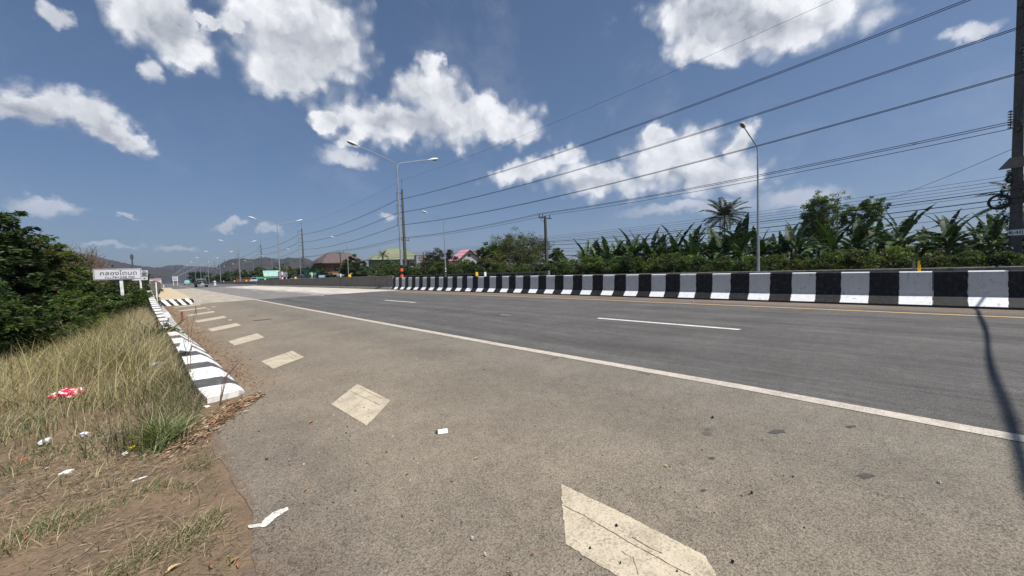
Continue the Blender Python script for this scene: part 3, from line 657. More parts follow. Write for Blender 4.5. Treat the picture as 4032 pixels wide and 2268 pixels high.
# number plate, cable coil, hanging vines and boxes on the near pole (towards the camera side)
an = math.atan2(-(0-PX), -(0-PYS[0]))
b = MB(); b.box((-.31, -.252, 2.28), (.31, -.240, 2.62)); 
np_ = b.build('number_plate', M_WPOST, pp); 
np_.rotation_euler = (0, 0, -R(90)); np_.location = (-.05, 0, 0)
text('640', .27, M_INK, np_, (0, -.256, 2.45), (R(90), 0, 0), sx=1.25)
b = MB()
for r_, n_ in ((.42, .05), (.38, .045), (.45, .02)):
    b.tube([(-.2+.02*n_, .66+r_*math.cos(a), 4.35+r_*math.sin(a)) for a in np.linspace(0, 2*math.pi, 25)], n_, 6, False)
tag(b.build('cable_coil', M_WIRE, None, loc=(PX-.1, PYS[0], 0)), 'coil of black cable hung on the left side of the right-edge power pole', 'cable coil')
b = MB(); b.box((-.32, -.62, 5.35), (.1, -.28, 5.7)); b.build('junction_box', M_DARKM, pp)
b = MB(); b.loft([[(-.34, -.3, 6.9), (-.34, .3, 6.9), (-.30, .3, 6.9), (-.30, -.3, 6.9)], [(-.50, -.75, 6.25), (-.5, .75, 6.25), (-.46, .75, 6.25), (-.46, -.75, 6.25)]]); b.build('climbing_guard', mat('dull_tin', (.05, .05, .052), .7, .3), pp)
b = MB(); insul(b, -.35, .3, 8.6, 9.7, .13); b.build('insulator', M_DARKM, pp)
V_, C_ = [], []
for i in range(700):
    t = rng.uniform(0, 1); z = 2.2+4.*t; strand = rng.integers(0, 2); y0 = (.36+.12*math.sin(z*2)) if strand else (.8-.55*t**2)
    V_.append((PX-.25+rng.normal(0, .05), PYS[0]+y0+rng.normal(0, .05), z)); C_.append((.018, .024, .012))
def leaves(name, cen, L, wd, col, m, parent=None, flat=.4, droop=0., dirs=None):
    cen = np.asarray(cen, float); n = len(cen); L = np.broadcast_to(L, n)[:, None]; wd = np.broadcast_to(wd, n)[:, None]
    d = rng.normal(size=(n, 3)) if dirs is None else dirs+rng.normal(0, .35, (n, 3)); d[:, 2] = d[:, 2]*flat-droop; d = unit(d)
    r = rng.normal(size=(n, 3)); s_ = unit(np.cross(d, r)); nn = np.cross(d, s_)
    v = np.stack([cen-d*L*.5, cen+s_*wd*.5-d*L*.05+nn*L*.06, cen+d*L*.5, cen-s_*wd*.5-d*L*.05+nn*L*.06], 1).reshape(-1, 3)
    f = np.arange(n*4).reshape(n, 4); c = np.repeat(np.asarray(col, float).reshape(-1, 3) if np.ndim(col) > 1 else np.tile(col, (n, 1)), 4, 0)
    return npmesh(name, v, f, m, c, parent)
tag(leaves('climbing_vine', V_, .12, .07, np.array(C_), M_LEAF), 'dark dangling vine beside the cable coil on the right-edge pole', 'vine')

def dist_pole(y, label):
    o = thing('distribution_pole', label, 'utility pole', (PX, y, 0), 0, 'shorter crossarm poles between the power poles')
    b = MB(); b.loft([[(-w_, -w_, z), (w_, -w_, z), (w_, w_, z), (-w_, w_, z)] for z, w_ in ((-1, .19), (8.3, .12))]); b.build('shaft', M_POLE, o)
    b = MB(); b.box((-1.2, -.06, 8.0), (1.2, .06, 8.12)); b.build('cross_arm', M_DARKM, o)
    for x in (-1.15, -.5, .9): b = MB(); insul(b, x, 0, 8.12, 8.55, .07); b.build('insulator', M_DARKM, o)
    b = MB(); b.tube([(-1.1, -.06, 8.0), (-.1, -.1, 7.3)], .025, 5); b.build('brace', M_DARKM, o)
    return o
dist_pole(34.8, 'lone crossarm pole between the broad tree and the banana grove')
dist_pole(114.5, 'crossarm pole behind the round dark tree by the brown house')
dist_pole(154, 'double-crossarm pole in front of the brown house')
def wire(name, pts, r, label, group, sag=1.2, n=14):
    P_ = []
    for (a, c) in zip(pts[:-1], pts[1:]):
        a = np.array(a, float); c = np.array(c, float); L = np.linalg.norm(c-a); sg_ = sag*(L/78.3)**2
        for k in range(n):
            t = k/n; p = a+(c-a)*t; p[2] -= 4*sg_*t*(1-t); P_.append(tuple(p))
    P_.append(tuple(pts[-1])); b = MB(); b.tube(P_, r, 5); return tag(b.build(name, M_WIRE, None), label, 'cable', group)
ext = [PYS[0]-78.3]+PYS
for (z, nm) in ((16.65, 'topmost'), (14.0, 'middle'), (11.45, 'lowest')):
    for dx, side in ((-.14, 'near'), (.14, 'far')):
        wire('power_line', [(PX-1.3+dx, y, z) for y in ext], .024, '%s wire of the %s paired power line strung on the tall poles' % (side, nm), 'paired power lines', 1.25)
low = sorted(PYS[:4]+[34.8, 114.5, 154]+[PYS[0]-78.3])
for x, nm in ((-1.15, 'outer'), (-.55, 'middle'), (.95, 'inner')):
    wire('power_line', [(PX+x, y, 8.86 if y in ext else 8.56) for y in low+PYS[4:7]], .022, '%s of the three wires carried by the crossarm poles' % nm, 'crossarm power lines', 1.6)
wire('shield_wire', [(PX, y, 20.9) for y in ext], .012, 'faint thin wire linking the tops of the tall poles', None, 1.0)
tl = [(5.85, 5.6, .010), (5.62, 5.4, .012), (5.42, 5.25, .012), (5.22, 5.05, .012), (5.02, 4.9, .028), (4.86, 4.75, .012), (4.5, 4.45, .03), (4.2, 3.9, .018), (3.65, 3.6, .014)]
for k, (za, zb, r) in enumerate(tl):
    pts = [(PX-.35, -45, za), (PX-.35, PYS[0], za), (PX-.25, 34.8, zb), (PX-.35, PYS[1], zb+.2), (PX-.25, 114.5, zb), (PX-.3, 153, zb)]
    wire('telephone_cable', pts, r, '%s low cable sagging between the poles above the banana leaves, counted from the top' % ordw[k].replace('nearest', 'first'), 'low telephone cables', 1.2+.1*k)
wire('service_cable', [(PX-.3, PYS[0], 7.5), (62, 9.5, 6.3)], .014, 'cable slanting down leftwards from the right-edge pole', None, 3.)
# roadside cable bundle crossing overhead beside the camera, whose shadow falls over the road
sdv = np.array(sd); 
def sh(x, y, z): return (x+sdv[0]/sdv[2]*z, y+sdv[1]/sdv[2]*z, z)
sp = [(-14, -2.4), (-2, -.95), (2.5, -.36), (3.05, -.31), (4.4, -.37), (6.97, -.46), (9.6, -.55), (12.5, -.66)]
pts = []
for x, y in sp: pts.append(sh(x, y, 4.7+.0035*(x-8)**2))
pts.append((PX, PYS[0]-1.2, 8.4))
b = MB()
for r_, dz, dy in ((.024, 0, 0), (.012, .03, .012)):
    b.tube([(p[0], p[1]+dy+.02*math.sin(p[0]*1.1+dz*20), p[2]+dz) for p in [tuple(np.array(a)*(1-t)+np.array(c)*t) for a, c in zip(pts[:-1], pts[1:]) for t in (0, .25, .5, .75)]], r_, 6)
tag(b.build('overhead_cable_bundle', M_WIRE), 'bundle of cables crossing high over the road at the right, casting the wavy shadow', 'cable')

# ------------------------------------------------------------------ hills
def hillmat():
    m = bpy.data.materials.new('wooded_hill'); m.use_nodes = True; nt = m.node_tree; b = nt.nodes['Principled BSDF']; b.inputs['Roughness'].default_value = 1; b.inputs['Specular IOR Level'].default_value = 0
    g, x, y, z = geo(nt); n = NOISE(nt, g, .012, 8, .7); f = NOISE(nt, g, .06, 6, .75)
    c = MIX(nt, RAMP(nt, n, .4, .62), (.085, .066, .055), (.035, .04, .03)); c = MIX(nt, RAMP(nt, f, .42, .62), c, (.04, .042, .035))
    nt.links.new(c, b.inputs['Base Color']); setbump(nt, b, f, 1., 12.); return m
M_HILL = hillmat()
def hill(ridge, D, depth, noise):
    n = 160; px = np.linspace(ridge[0][0], ridge[-1][0], n); py = np.interp(px, [p[0] for p in ridge], [p[1] for p in ridge])
    py = np.convolve(np.pad(py, 2, 'edge'), [.1, .2, .4, .2, .1], 'valid')
    rows = []
    m = 26
    for j in range(m):
        t = j/(m-1)*1.5      # 0 foot, 1 ridge, 1.5 behind
        prof = math.sin(min(t, 1)*math.pi/2)**1.3 if t <= 1 else 1-(t-1)**2*2.2
        row = []
        for i in range(n):
            p = atD(px[i], py[i], D); dirx, diry = p[0]/D, p[1]/D; dd = D+(t-1)*depth
            gul = 1-.16*(1+math.sin(i*.35+math.sin(i*.11)*3))*math.sin(min(t, 1)*math.pi)
            z = max(p[2], 5)*prof*(gul if t < 1 else 1); z += rng.normal(0, noise)*(.3+t*.7)
            row.append((dirx*dd, diry*dd, z-3))
        rows.append(row)
    V = np.array(rows).reshape(-1, 3); idx = np.arange(m*n).reshape(m, n)
    Fq = np.stack([idx[:-1, :-1], idx[:-1, 1:], idx[1:, 1:], idx[1:, :-1]], -1).reshape(-1, 4)
    tag(npmesh('hill', V, Fq, M_HILL, smooth=False), kind='structure')
hill([(-900, 900), (-300, 930), (0, 960), (250, 985), (365, 1003), (439, 1020), (485, 1035), (559, 1047), (637, 1052), (720, 1075), (800, 1095)], 2300, 900, 1.3)
hill([(560, 1075), (610, 1055), (668, 1043), (710, 1041), (740, 1047), (815, 1048), (870, 1055), (960, 1075)], 3000, 900, 1.3)
hill([(760, 1085), (815, 1062), (854, 1046), (881, 1028), (912, 1016), (951, 1014), (985, 1019), (1033, 1012), (1090, 1016), (1164, 1012), (1210, 1018), (1241, 1028), (1270, 1040), (1330, 1052), (1500, 1062), (1900, 1055)], 1900, 700, 1.2)
o = thing('telecom_mast', 'dark slender mast standing on the left hill ridge', 'mast', tuple(atD(522, 1050, 1500)[:2])+(0,))
b = MB(); zt = atD(517, 1000, 1500)[2]
b.tube([(0, 0, 20), (0, 0, zt)], [2.4, 1.6], 6); b.build('mast_tower', M_DARKM, o)
b = MB(); b.tube([(0, 0, zt-14), (0, 0, zt-3)], [3.4, 3.4], 8); b.build('antenna_cluster', M_DARKM, o)

# ------------------------------------------------------------------ foliage
GREENS = {'dark': ((.018, .033, .011), (.048, .075, .022)), 'mid': ((.03, .055, .014), (.085, .125, .03)), 'light': ((.055, .09, .02), (.13, .175, .04)),
          'olive': ((.055, .062, .02), (.12, .12, .04)), 'maroon': ((.04, .034, .02), (.08, .055, .035))}
def cols(n, tone, clump=None):
    a, c = np.array(GREENS[tone][0]), np.array(GREENS[tone][1]); t = rng.beta(2, 2.2, n)[:, None]
    col = a+(c-a)*t
    if clump is not None: col = col*clump[:, None]
    brown = rng.random(n) < .03; col[brown] = (.14, .09, .035)
    return col
def crown(name, parent, ells, nclump, nleaf, L, wd, tone, cr=.35, flat=.45, droop=.15, shell=.55, tone2=None, m=None, minz=None):
    """clumps of leaves spread through several ellipsoids"""
    vol = np.array([e[3]*e[4]*e[5] for e in ells])**.67; pick = rng.choice(len(ells), nclump, p=vol/vol.sum())
    E_ = np.array(ells, float)[pick]; d = unit(rng.normal(size=(nclump, 3))); r = (shell+(1-shell)*rng.random(nclump))[:, None]
    cc = E_[:, :3]+d*E_[:, 3:6]*r*rng.uniform(.85, 1.12, (nclump, 1))
    if minz is not None: cc[:, 2] = np.maximum(cc[:, 2], minz)
    per = np.maximum(3, (nleaf/nclump*rng.uniform(.4, 1.7, nclump)).astype(int)); ci = np.repeat(np.arange(nclump), per)
    crs = cr*rng.uniform(.6, 1.5, nclump)
    q = rng.normal(size=(len(ci), 3)); q = unit(q)*(rng.random((len(ci), 1))**.5)*crs[ci][:, None]; q[:, 2] *= .6
    pos = cc[ci]+q; cl = rng.uniform(.5, 1.5, nclump)[ci]
    col = cols(len(ci), tone, cl*1.12)
    if tone2: s2 = (rng.random(nclump) < .3)[ci]; col[s2] = cols(int(s2.sum()), tone2)
    dirs = unit(q+1e-6)
    o = leaves(name, pos, L*rng.uniform(.6, 1.3, len(ci)), wd*rng.uniform(.6, 1.3, len(ci)), col, m or M_LEAF, parent, flat, droop, dirs*.8)
    return o, cc
def limbs(name, parent, base, h0, cc, r0, k, m=None, seed=0):
    b = MB(); base = Vector(base); top = Vector((base.x+rng.normal(0, .15), base.y, base.z+h0))
    b.tube([base-Vector((0, 0, .5)), base+Vector((.02, .03, h0*.5)), top], [r0, r0*.8, r0*.65], 7)
    sel = rng.choice(len(cc), min(k, len(cc)), replace=False)
    for i in sel:
        c = Vector(cc[i]); st = base.lerp(top, rng.uniform(.65, 1.)); mid = st.lerp(c, .5)+Vector((rng.normal(0, .2), rng.normal(0, .2), .3))
        b.tube([st, mid, c], [r0*.45, r0*.28, r0*.08], 5)
    return b.build(name, m or M_BARK, parent)
def tree(name, label, px, D, pytop, wpx, tone, n=9000, cat='tree', leaf=.3, group=None, trunk=.18, shape='round', zb=None, tone2=None, loose=0., nclump=None, pybot=None, dep=None, lw=.5):
    g0 = atD(px, 1100, D); x, y = g0[0], g0[1]; gz = float(gh(x, y)); dep_ = FW @ (g0-CO); sc = F/dep_
    ztop = atD(px, pytop, D)[2]; wid = wpx/sc; H = ztop-gz; zb = (.28*H if zb is None else zb*H)
    if pybot: zb = atD(px, pybot, D)[2]-gz
    o = thing(name, label, cat, (x, y, gz), 0, group); hw = wid/2; hz_ = (H-zb)/2; cz = zb+hz_
    if shape == 'round':
        E_ = [(0, 0, cz, hw*.8, hw*.8, hz_*.92)]
        for k in range(5): a = rng.uniform(0, 6.28); E_.append((math.cos(a)*hw*.5, math.sin(a)*hw*.5, cz+rng.uniform(-.5, .45)*hz_, hw*.5, hw*.5, hz_*.5))
    elif shape == 'mound':
        E_ = [(0, 0, H*.38, hw*.9, hw*.8, H*.5)]
        for k in range(6): a = rng.uniform(0, 6.28); E_.append((math.cos(a)*hw*.6, math.sin(a)*hw*.6, H*rng.uniform(.25, .6), hw*.4, hw*.4, H*.36))
        E_.append((rng.uniform(-.3, .3)*hw, 0, H*.72, hw*.35, hw*.35, H*.28))
    nc = nclump or max(14, int(n/60))
    cr = max(.15, hw*.15)*(1+loose)
    _, cc = crown('crown', o, E_, nc, n, leaf, leaf*lw, tone, cr, tone2=tone2, shell=.45, minz=.1)
    limbs('trunk', o, (0, 0, 0), zb+H*.2, cc, trunk, 10)
    return o

# left hedge of leafy shrubs and small trees
GL = 'leafy roadside shrubs left of the road'
LH = [('tallest dark shrub tree cut by the left edge of the picture', 5, 21, 775, 330, 'dark', 15000, .20, None),
      ('leafy shrub with reaching top sprigs, second from the left edge', 150, 23, 905, 300, 'mid', 15000, .19, 'olive'),
      ('olive green shrub sloping down behind the white sign', 265, 27, 965, 260, 'olive', 13000, .19, 'mid'),
      ('dark green shrub just left of the white sign', 345, 24, 1075, 190, 'dark', 10000, .16, 'mid'),
      ('bright green creeper mound below the left end of the white sign', 300, 17.5, 1125, 170, 'light', 9000, .11, 'mid'),
      ('low dark feathery shrub at the left edge above the dry grass', 40, 14.5, 1120, 300, 'dark', 13000, .13, 'mid'),
      ('low feathery green shrub above the middle of the dry grass', 190, 15.5, 1190, 260, 'mid', 11000, .12, 'dark'),
      ('feathery green shrub spreading round the foot of the white sign post', 440, 21, 1150, 180, 'mid', 11000, .14, 'dark'),
      ('dark bush between the white sign and the parapet', 500, 27, 1125, 170, 'dark', 9000, .15, 'olive'),
      ('dense dark shrub filling the dip right of the white sign post', 530, 19.5, 1142, 130, 'mid', 10000, .12, 'dark'),
      ('wide dark thicket behind the white sign, left of the parapet', 470, 40, 1100, 260, 'dark', 9000, .22, 'olive'),
      ('small leafy clump leaning against the banded kerb', 555, 26, 1140, 90, 'mid', 4000, .12, 'olive')]
for lab, px, D, py, wpx, tone, n, leaf, t2 in LH:
    tree('leafy_shrub', lab, px, D, py, wpx, tone, int(n*1.7), 'shrub', leaf*.85, GL, .06, 'mound', tone2=t2, lw=.36)
tree('leafy_bush', 'small glossy green bush growing over the kerb ramp edge', 612, 9.3, 1283, 110, 'mid', 2600, 'bush', .07, None, .02, 'mound')
def bare(label, px, D, pytop, wpx):
    g0 = atD(px, 1100, D); gz = float(gh(g0[0], g0[1])); sc = F/(FW @ (g0-CO)); H = atD(px, pytop, D)[2]-gz; hw = wpx/sc/2
    o = thing('bare_tree', label, 'tree', (g0[0], g0[1], gz))
    b = MB(); b.tube([(0, 0, -.5), (0, 0, H*.35)], [.14, .1], 6)
    tw = MB()
    for k in range(46):
        a = rng.uniform(0, 6.28); r = hw*rng.uniform(.3, 1.); top = Vector((math.cos(a)*r, math.sin(a)*r, H*(1-.35*(r/hw)**2)*rng.uniform(.8, 1)))
        st = Vector((0, 0, H*rng.uniform(.15, .35))); mid = st.lerp(top, .5)+Vector((rng.normal(0, .1), 0, .1)); b.tube([st, mid, top], [.05, .035, .01], 4, False)
        for j in range(16):
            s0 = mid.lerp(top, rng.random()); d = Vector((rng.normal(), rng.normal(), rng.normal()*.5+.9)).normalized()*rng.uniform(.35, .9)
            tw.tube([s0, s0+d*.6+Vector((rng.normal(0, .06), rng.normal(0, .06), 0)), s0+d], [.014, .011, .006], 3, False)
    b.build('trunk', M_TWIG, o); tw.build('twigs', M_TWIG, o); return o
bare('leafless brown tree behind the leafy shrubs left of the white sign', 322, 48, 955, 165)
bare('lower leafless brown thicket just right of the tall leafless tree', 375, 52, 1010, 110)
tree('distant_tree', 'green treetop showing above the left end of the white sign', 425, 60, 1025, 60, 'mid', 2500, 'tree', .3, None)

# mid distance, right of the road
TR = [('broad_tree', 'broad olive green tree, tallest of those left of the lone crossarm pole', 2050, 66, 898, 270, 'olive', 26000, .22, 'round', 'mid', .2, 1075),
      ('leafy_tree', 'loose light green tree left of the broad olive tree', 1930, 64, 945, 120, 'light', 8000, .3, 'round', 'mid', .25, 1060),
      ('leafy_tree', 'small tree squeezed between the broad olive tree and the crossarm pole', 2185, 62, 965, 110, 'mid', 5000, .25, 'round', 'olive', .25, 1075),
      ('dark_tree', 'dark reddish tree behind the second single-armed lamp', 1735, 74, 968, 170, 'maroon', 10000, .3, 'round', 'dark', .25, 1095),
      ('light_bush', 'bright green bush beside the dark reddish tree', 1812, 66, 1030, 110, 'light', 5000, .22, 'mound', 'mid', .2, None),
      ('round_tree', 'round dark green tree right of the brown house', 1400, 108, 998, 120, 'dark', 9000, .42, 'round', 'mid', .28, 1098),
      ('leafy_tree', 'green tree in front of the pale green house, left of the tall pole', 1530, 100, 1020, 110, 'mid', 8000, .38, 'round', 'light', .25, 1098),
      ('leafy_tree', 'dark rounded shrub tree before the left half of the brown house', 1278, 118, 1052, 62, 'dark', 4500, .35, 'mound', 'mid', .2, None),
      ('leafy_tree', 'low olive shrub below the windows of the brown house', 1345, 112, 1060, 55, 'olive', 3500, .32, 'mound', 'mid', .2, None),
      ('leafy_tree', 'bright leafy shrub below the right half of the pale green house', 1600, 92, 1048, 70, 'mid', 4500, .28, 'mound', 'light', .15, None),
      ('leafy_tree', 'low green tree between the brown house and the pale green house', 1465, 104, 1040, 80, 'mid', 5000, .35, 'mound', 'dark', .2, None),
      ('leafy_tree', 'tangled olive tree right of the pink-roofed house', 1960, 60, 990, 170, 'olive', 9000, .25, 'round', 'maroon', .2, 1085),
      ('leafy_tree', 'dark bush filling the gap below the dark grey roof', 1865, 61, 1030, 110, 'dark', 6000, .25, 'round', 'olive', .2, 1088),
      ('feathery_tree', 'airy bright green tree rising behind the banana grove', 3270, 64, 735, 185, 'light', 16000, .20, 'round', 'mid', .22, 985),
      ('feathery_tree', 'left half of the airy tree pair behind the bananas', 3225, 66, 800, 150, 'light', 13000, .20, 'round', 'light', .2, 990),
      ('feathery_tree', 'right half of the airy tree pair behind the bananas', 3395, 62, 760, 150, 'light', 13000, .20, 'round', 'mid', .2, 990),
      ('feathery_tree', 'pale wispy shrub right of the airy tree behind the bananas', 3490, 60, 855, 110, 'light', 3000, .26, 'mound', 'olive', .15, None),
      ('distant_tree', 'yellow green mound of a tree behind the teal roofed stall', 1120, 190, 1036, 120, 'olive', 5000, .9, 'mound', 'light', .3, None),
      ('distant_tree', 'dark tree right of the yellow green mound', 1170, 150, 1058, 90, 'dark', 4500, .7, 'mound', 'mid', .3, None),
      ('distant_tree', 'dark tree row behind the silver car', 1010, 210, 1052, 120, 'dark', 4500, .9, 'mound', 'mid', .3, None),
      ('distant_tree', 'dark clump of trees left of the silver car', 905, 260, 1062, 110, 'dark', 4000, 1., 'mound', 'mid', .3, None),
      ('distant_tree', 'darkest distant clump beside the road vanishing point', 800, 320, 1062, 110, 'dark', 4000, 1.1, 'mound', 'dark', .3, None)]
for nm, lab, px, D, py, wpx, tone, n, leaf, shp, t2, tr, pb in TR:
    tree(nm, lab, px, D, py, wpx, tone, n, 'bush' if 'bush' in nm else 'tree', leaf, None, tr, shp, tone2=t2, pybot=pb)
# far-off wooded plain
pos = []; 
n = 26000
tt = rng.uniform(0, 1, n)
side = rng.random(n) < .35
yy_ = 260+np.power(rng.random(n), 1.6)*1500; off_ = np.where(side, -6-rng.exponential(60, n), 46+rng.exponential(120, n)); 
h_ = (3+4*np.abs(np.sin(yy_*.045+off_*.1)))*rng.random(n)+.5
tag(leaves('distant_woodland', np.stack([off_, yy_, h_], 1), 2.6, 1.8, cols(n, 'dark'), M_LEAF, None, .5), 'far dark belt of trees at the foot of the hills', 'woodland', kind='stuff')

# understorey along the opposite verge
GU = 'low shrubs along the far verge'
protos = []
def seglab(what, y, row):
    seg = 'right of the nearest single-armed lamp' if y < 9 else 'between nearest single lamp and crossarm pole' if y < 34.8 else 'left of the lone crossarm pole'
    return '%s, %s row, %s' % (what, row, seg)
for k, tn in enumerate((('mid', 'olive'), ('olive', 'dark'), ('dark', 'mid'), ('light', 'olive'))):
    o = thing('verge_shrub', 'tangled low green shrub along the far verge in front of the banana grove', 'shrub', (0, 0, 0), 0, GU)
    E_ = [(0, 0, .8, 1.6, 1.3, 1.0)]+[(rng.uniform(-1.2, 1.2), rng.uniform(-1, 1), rng.uniform(.6, 1.5), .8, .8, .7) for _ in range(6)]
    _, cc = crown('foliage', o, E_, 110, 7500, .15, .075, tn[0], .33, tone2=tn[1], minz=.1); limbs('stem', o, (0, 0, 0), .6, cc, .04, 8); protos.append(o)
first = [True]*4; yv = -9.; k = 0
while yv < 84:
    for row in range(2):
        p = protos[k % 4]; copied = None; loc = (35.9+row*1.9+rng.uniform(-.5, .5), yv+rng.uniform(-.8, .8), float(gh(36+row*1.6, yv))); rz = rng.uniform(0, 6.28); s = (rng.uniform(.7, 1.2) if yv < 9 else rng.uniform(.85, 1.5))*(1+.15*row)*(.82 if yv < 9 else 1)
        if yv > 40: s *= 1.1
        if first[k % 4]: p.location = loc; p.rotation_euler = (0, 0, rz); p.scale = (s, s, s); first[k % 4] = False
        else: copied = copy_tree(p, loc, rz, s)
        lo = protos[k % 4] if not copied else copied
        lo['label'] = seglab('tangled low green shrub', yv, 'front' if row == 0 else 'back')
        k += 1
    yv += 2.1+max(0, yv)*.03

# banana grove
def banana(seed, label):
    o = thing('banana_plant', label, 'banana plant', (0, 0, 0), 0, 'banana plants in the grove behind the far verge')
    b = MB(); H = 2.35; b.tube([(0, 0, -.2), (.03, 0, 1.2), (0, .02, H)], [.17, .14, .09], 9); b.build('stem', mat_st, o, True)
    V = []; Fc = []; C = []
    nl = 13
    for i in range(nl):
        a = i*2.4+rng.uniform(-.3, .3); L = rng.uniform(2.2, 3.0); up = R(rng.uniform(60, 85)) if i < 2 else R(rng.uniform(5, 60)); curve = rng.uniform(.3, .9) if i < 2 else rng.uniform(.9, 2.2)
        dead = i == nl-1
        if dead: up = R(-20); curve = 1.2
        p = np.array([0, 0, H-.1-.04*i]); ns = 22; el_ = up; base = np.array(GREENS['mid'][0]) if not dead else np.array((.16, .11, .05))
        tint = rng.uniform(.35, .95)*(1.9 if rng.random() < .12 else 1); fold = rng.uniform(.2, .7); pts = []
        for s in range(ns+1):
            pts.append((p.copy(), el_)); d = np.array([math.cos(a)*math.cos(el_), math.sin(a)*math.cos(el_), math.sin(el_)]); p = p+d*L/ns; el_ -= curve/ns*(1.4*s/ns+.3)
        sdv_ = np.array([-math.sin(a), math.cos(a), 0])
        for side in (-1, 1):
            tear = 0.; s = 3
            while s < ns:
                run = int(rng.integers(1, 5)); droop = rng.uniform(-.1, .5)
                for q in range(s, min(s+run, ns)):
                    w0 = .29*math.sin(min(1, (q-3+.6)/(ns-3))**.65*math.pi)**.6; w1 = .29*math.sin(min(.999, (q-2+.6)/(ns-3))**.65*math.pi)**.6
                    if q == min(s+run, ns)-1: w1 *= .8
                    up_ = np.array([-math.cos(a)*math.sin(pts[q][1]), -math.sin(a)*math.sin(pts[q][1]), math.cos(pts[q][1])])
                    e = sdv_*side*math.cos(fold)+up_*math.sin(fold)*.6-np.array([0, 0, droop*.6])
                    e = e/np.linalg.norm(e)
                    gap = .0 if q > s else .012
                    n0 = len(V); a0, a1 = pts[q][0], pts[q+1][0]; V += [a0+(a1-a0)*gap*4, a0+e*w0+(a1-a0)*gap*8, a1+e*w1-(a1-a0)*(.12 if q == s+run-1 else 0), a1]
                    Fc.append((n0, n0+1, n0+2, n0+3)); cc = base*tint*(rng.uniform(.85, 1.15)); C += [cc*1.5, cc, cc, cc*1.5]
                s += run
        # midrib
        for s in range(0, ns):
            a0, a1 = pts[s][0], pts[s+1][0]; w = .028*(1-s/ns*.8); n0 = len(V)
            V += [a0-sdv_*w, a0+sdv_*w, a1+sdv_*w*.95, a1-sdv_*w*.95]; Fc.append((n0, n0+1, n0+2, n0+3)); C += [np.array((.16, .20, .07)) if not dead else np.array((.25, .19, .1))]*4
            V += [a0-sdv_*w-(0, 0, .02), a0+sdv_*w-(0, 0, .02), a1+sdv_*w-(0, 0, .02), a1-sdv_*w-(0, 0, .02)]; Fc.append((n0+4, n0+5, n0+6, n0+7)); C += [np.array((.16, .20, .07))]*4
    npmesh('leaves', V, Fc, M_BANANA, np.array(C), o); return o
mat_st = mat('banana_stem', (.10, .11, .05), .7, .4, 6., col2=(.14, .09, .05))
bp = [banana(k, 'broad-leaved banana plant in the crowded grove behind the far verge') for k in range(5)]
fb = [True]*5; k = 0
for row, (x0, ya, yb, st) in enumerate(((40.2, -10, 29, 2.3), (42.6, -12, 32, 2.3), (45.4, -14, 35, 2.5), (49, -16, 38, 2.9), (54, -18, 42, 3.4))):
    yv = ya
    while yv < yb:
        loc = (x0+rng.uniform(-.8, .8), yv+rng.uniform(-.7, .7), -.35); rz = rng.uniform(0, 6.28); s = rng.uniform(.95, 1.22)*(1.06 if row == 1 else 1)*(.98 if yv < 12 else 1.12)
        j = k % 5; fb0 = fb[j]
        if fb[j]: bp[j].location = loc; bp[j].rotation_euler = (0, 0, rz); bp[j].scale = (s, s, s); fb[j] = False
        else: cp = copy_tree(bp[j], loc, rz, s)
        (bp[j] if fb0 else cp)['label'] = seglab('broad-leaved banana plant', yv, 'front' if row == 0 else 'middle' if row < 3 else 'rear')
        k += 1; yv += st*rng.uniform(.8, 1.2)

# palms
def palm(label, px, D, pytop, H, fl, nf, name='coconut_palm', leaflet=.55):
    g0 = atD(px, 1100, D); o = thing(name, label, 'palm', (g0[0], g0[1], -.4))
    b = MB(); b.tube([(0, 0, 0), (.1, 0, H*.5), (0, .1, H)], [.2, .15, .12], 8); b.build('trunk', M_BARK, o, True)
    V = []; Fc = []; C = []
    for i in range(nf):
        a = i*2.399+rng.uniform(-.15, .15); t0 = i/nf; el_ = R(80-95*t0+rng.uniform(-8, 8)); cv = rng.uniform(.7, 1.1)+.3*t0; L = fl*rng.uniform(.9, 1.1); p = np.array([0, 0, H]); ns = 26
        sd_ = np.array([-math.sin(a), math.cos(a), 0])
        tint = rng.uniform(.7, 1.4)
        for s in range(ns):
            d = np.array([math.cos(a)*math.cos(el_), math.sin(a)*math.cos(el_), math.sin(el_)]); q = p+d*L/ns; up_ = np.array([-math.cos(a)*math.sin(el_), -math.sin(a)*math.sin(el_), math.cos(el_)])
            n0 = len(V); w = .035; V += [p-sd_*w, p+sd_*w, q+sd_*w, q-sd_*w]; Fc.append((n0, n0+1, n0+2, n0+3)); C += [(.09, .09, .035)]*4
            if s > 2:
                ll = leaflet*fl/4.5*(math.sin(math.pi*min(1, (s+3)/(ns+4)))**.6+.15)*1.5
                for side in (-1, 1):
                    for h_ in (0, .5):
                        r0_ = p+(q-p)*h_; e = sd_*side*.8+d*.55+up_*.1-np.array([0, 0, rng.uniform(.2, .55)]); e = e/np.linalg.norm(e); wv = (q-p)*.8
                        n0 = len(V); V += [r0_, r0_+e*ll*.5+wv*.55, r0_+e*ll, r0_+e*ll*.45-wv*.35]; Fc.append((n0, n0+1, n0+2, n0+3)); cc = np.array((.022, .036, .012))*tint*rng.uniform(.8, 1.3); C += [cc]*4
            p = q; el_ -= cv/ns*(.5+1.3*s/ns)
    npmesh('fronds', V, Fc, M_BANANA, np.array(C), o); return o
palm('coconut palm standing above the banana grove', 2856, 96, 783, 11.7, 5.2, 34)
palm('small palm in front of the brown house on its left', 1232, 118, 1040, 3.6, 3.2, 16, 'small_palm')
palm('small palm against the left side of the pale green house', 1512, 104, 1000, 6.6, 1.9, 14, 'small_palm')
palm('tiny palm left of the silver car beyond the barrier', 925, 190, 1072, 3.4, 4.2, 14, 'small_palm')
palm('drooping palm at the right picture edge beyond the tall pole', 4040, 50, 860, 5.3, 3.2, 18)

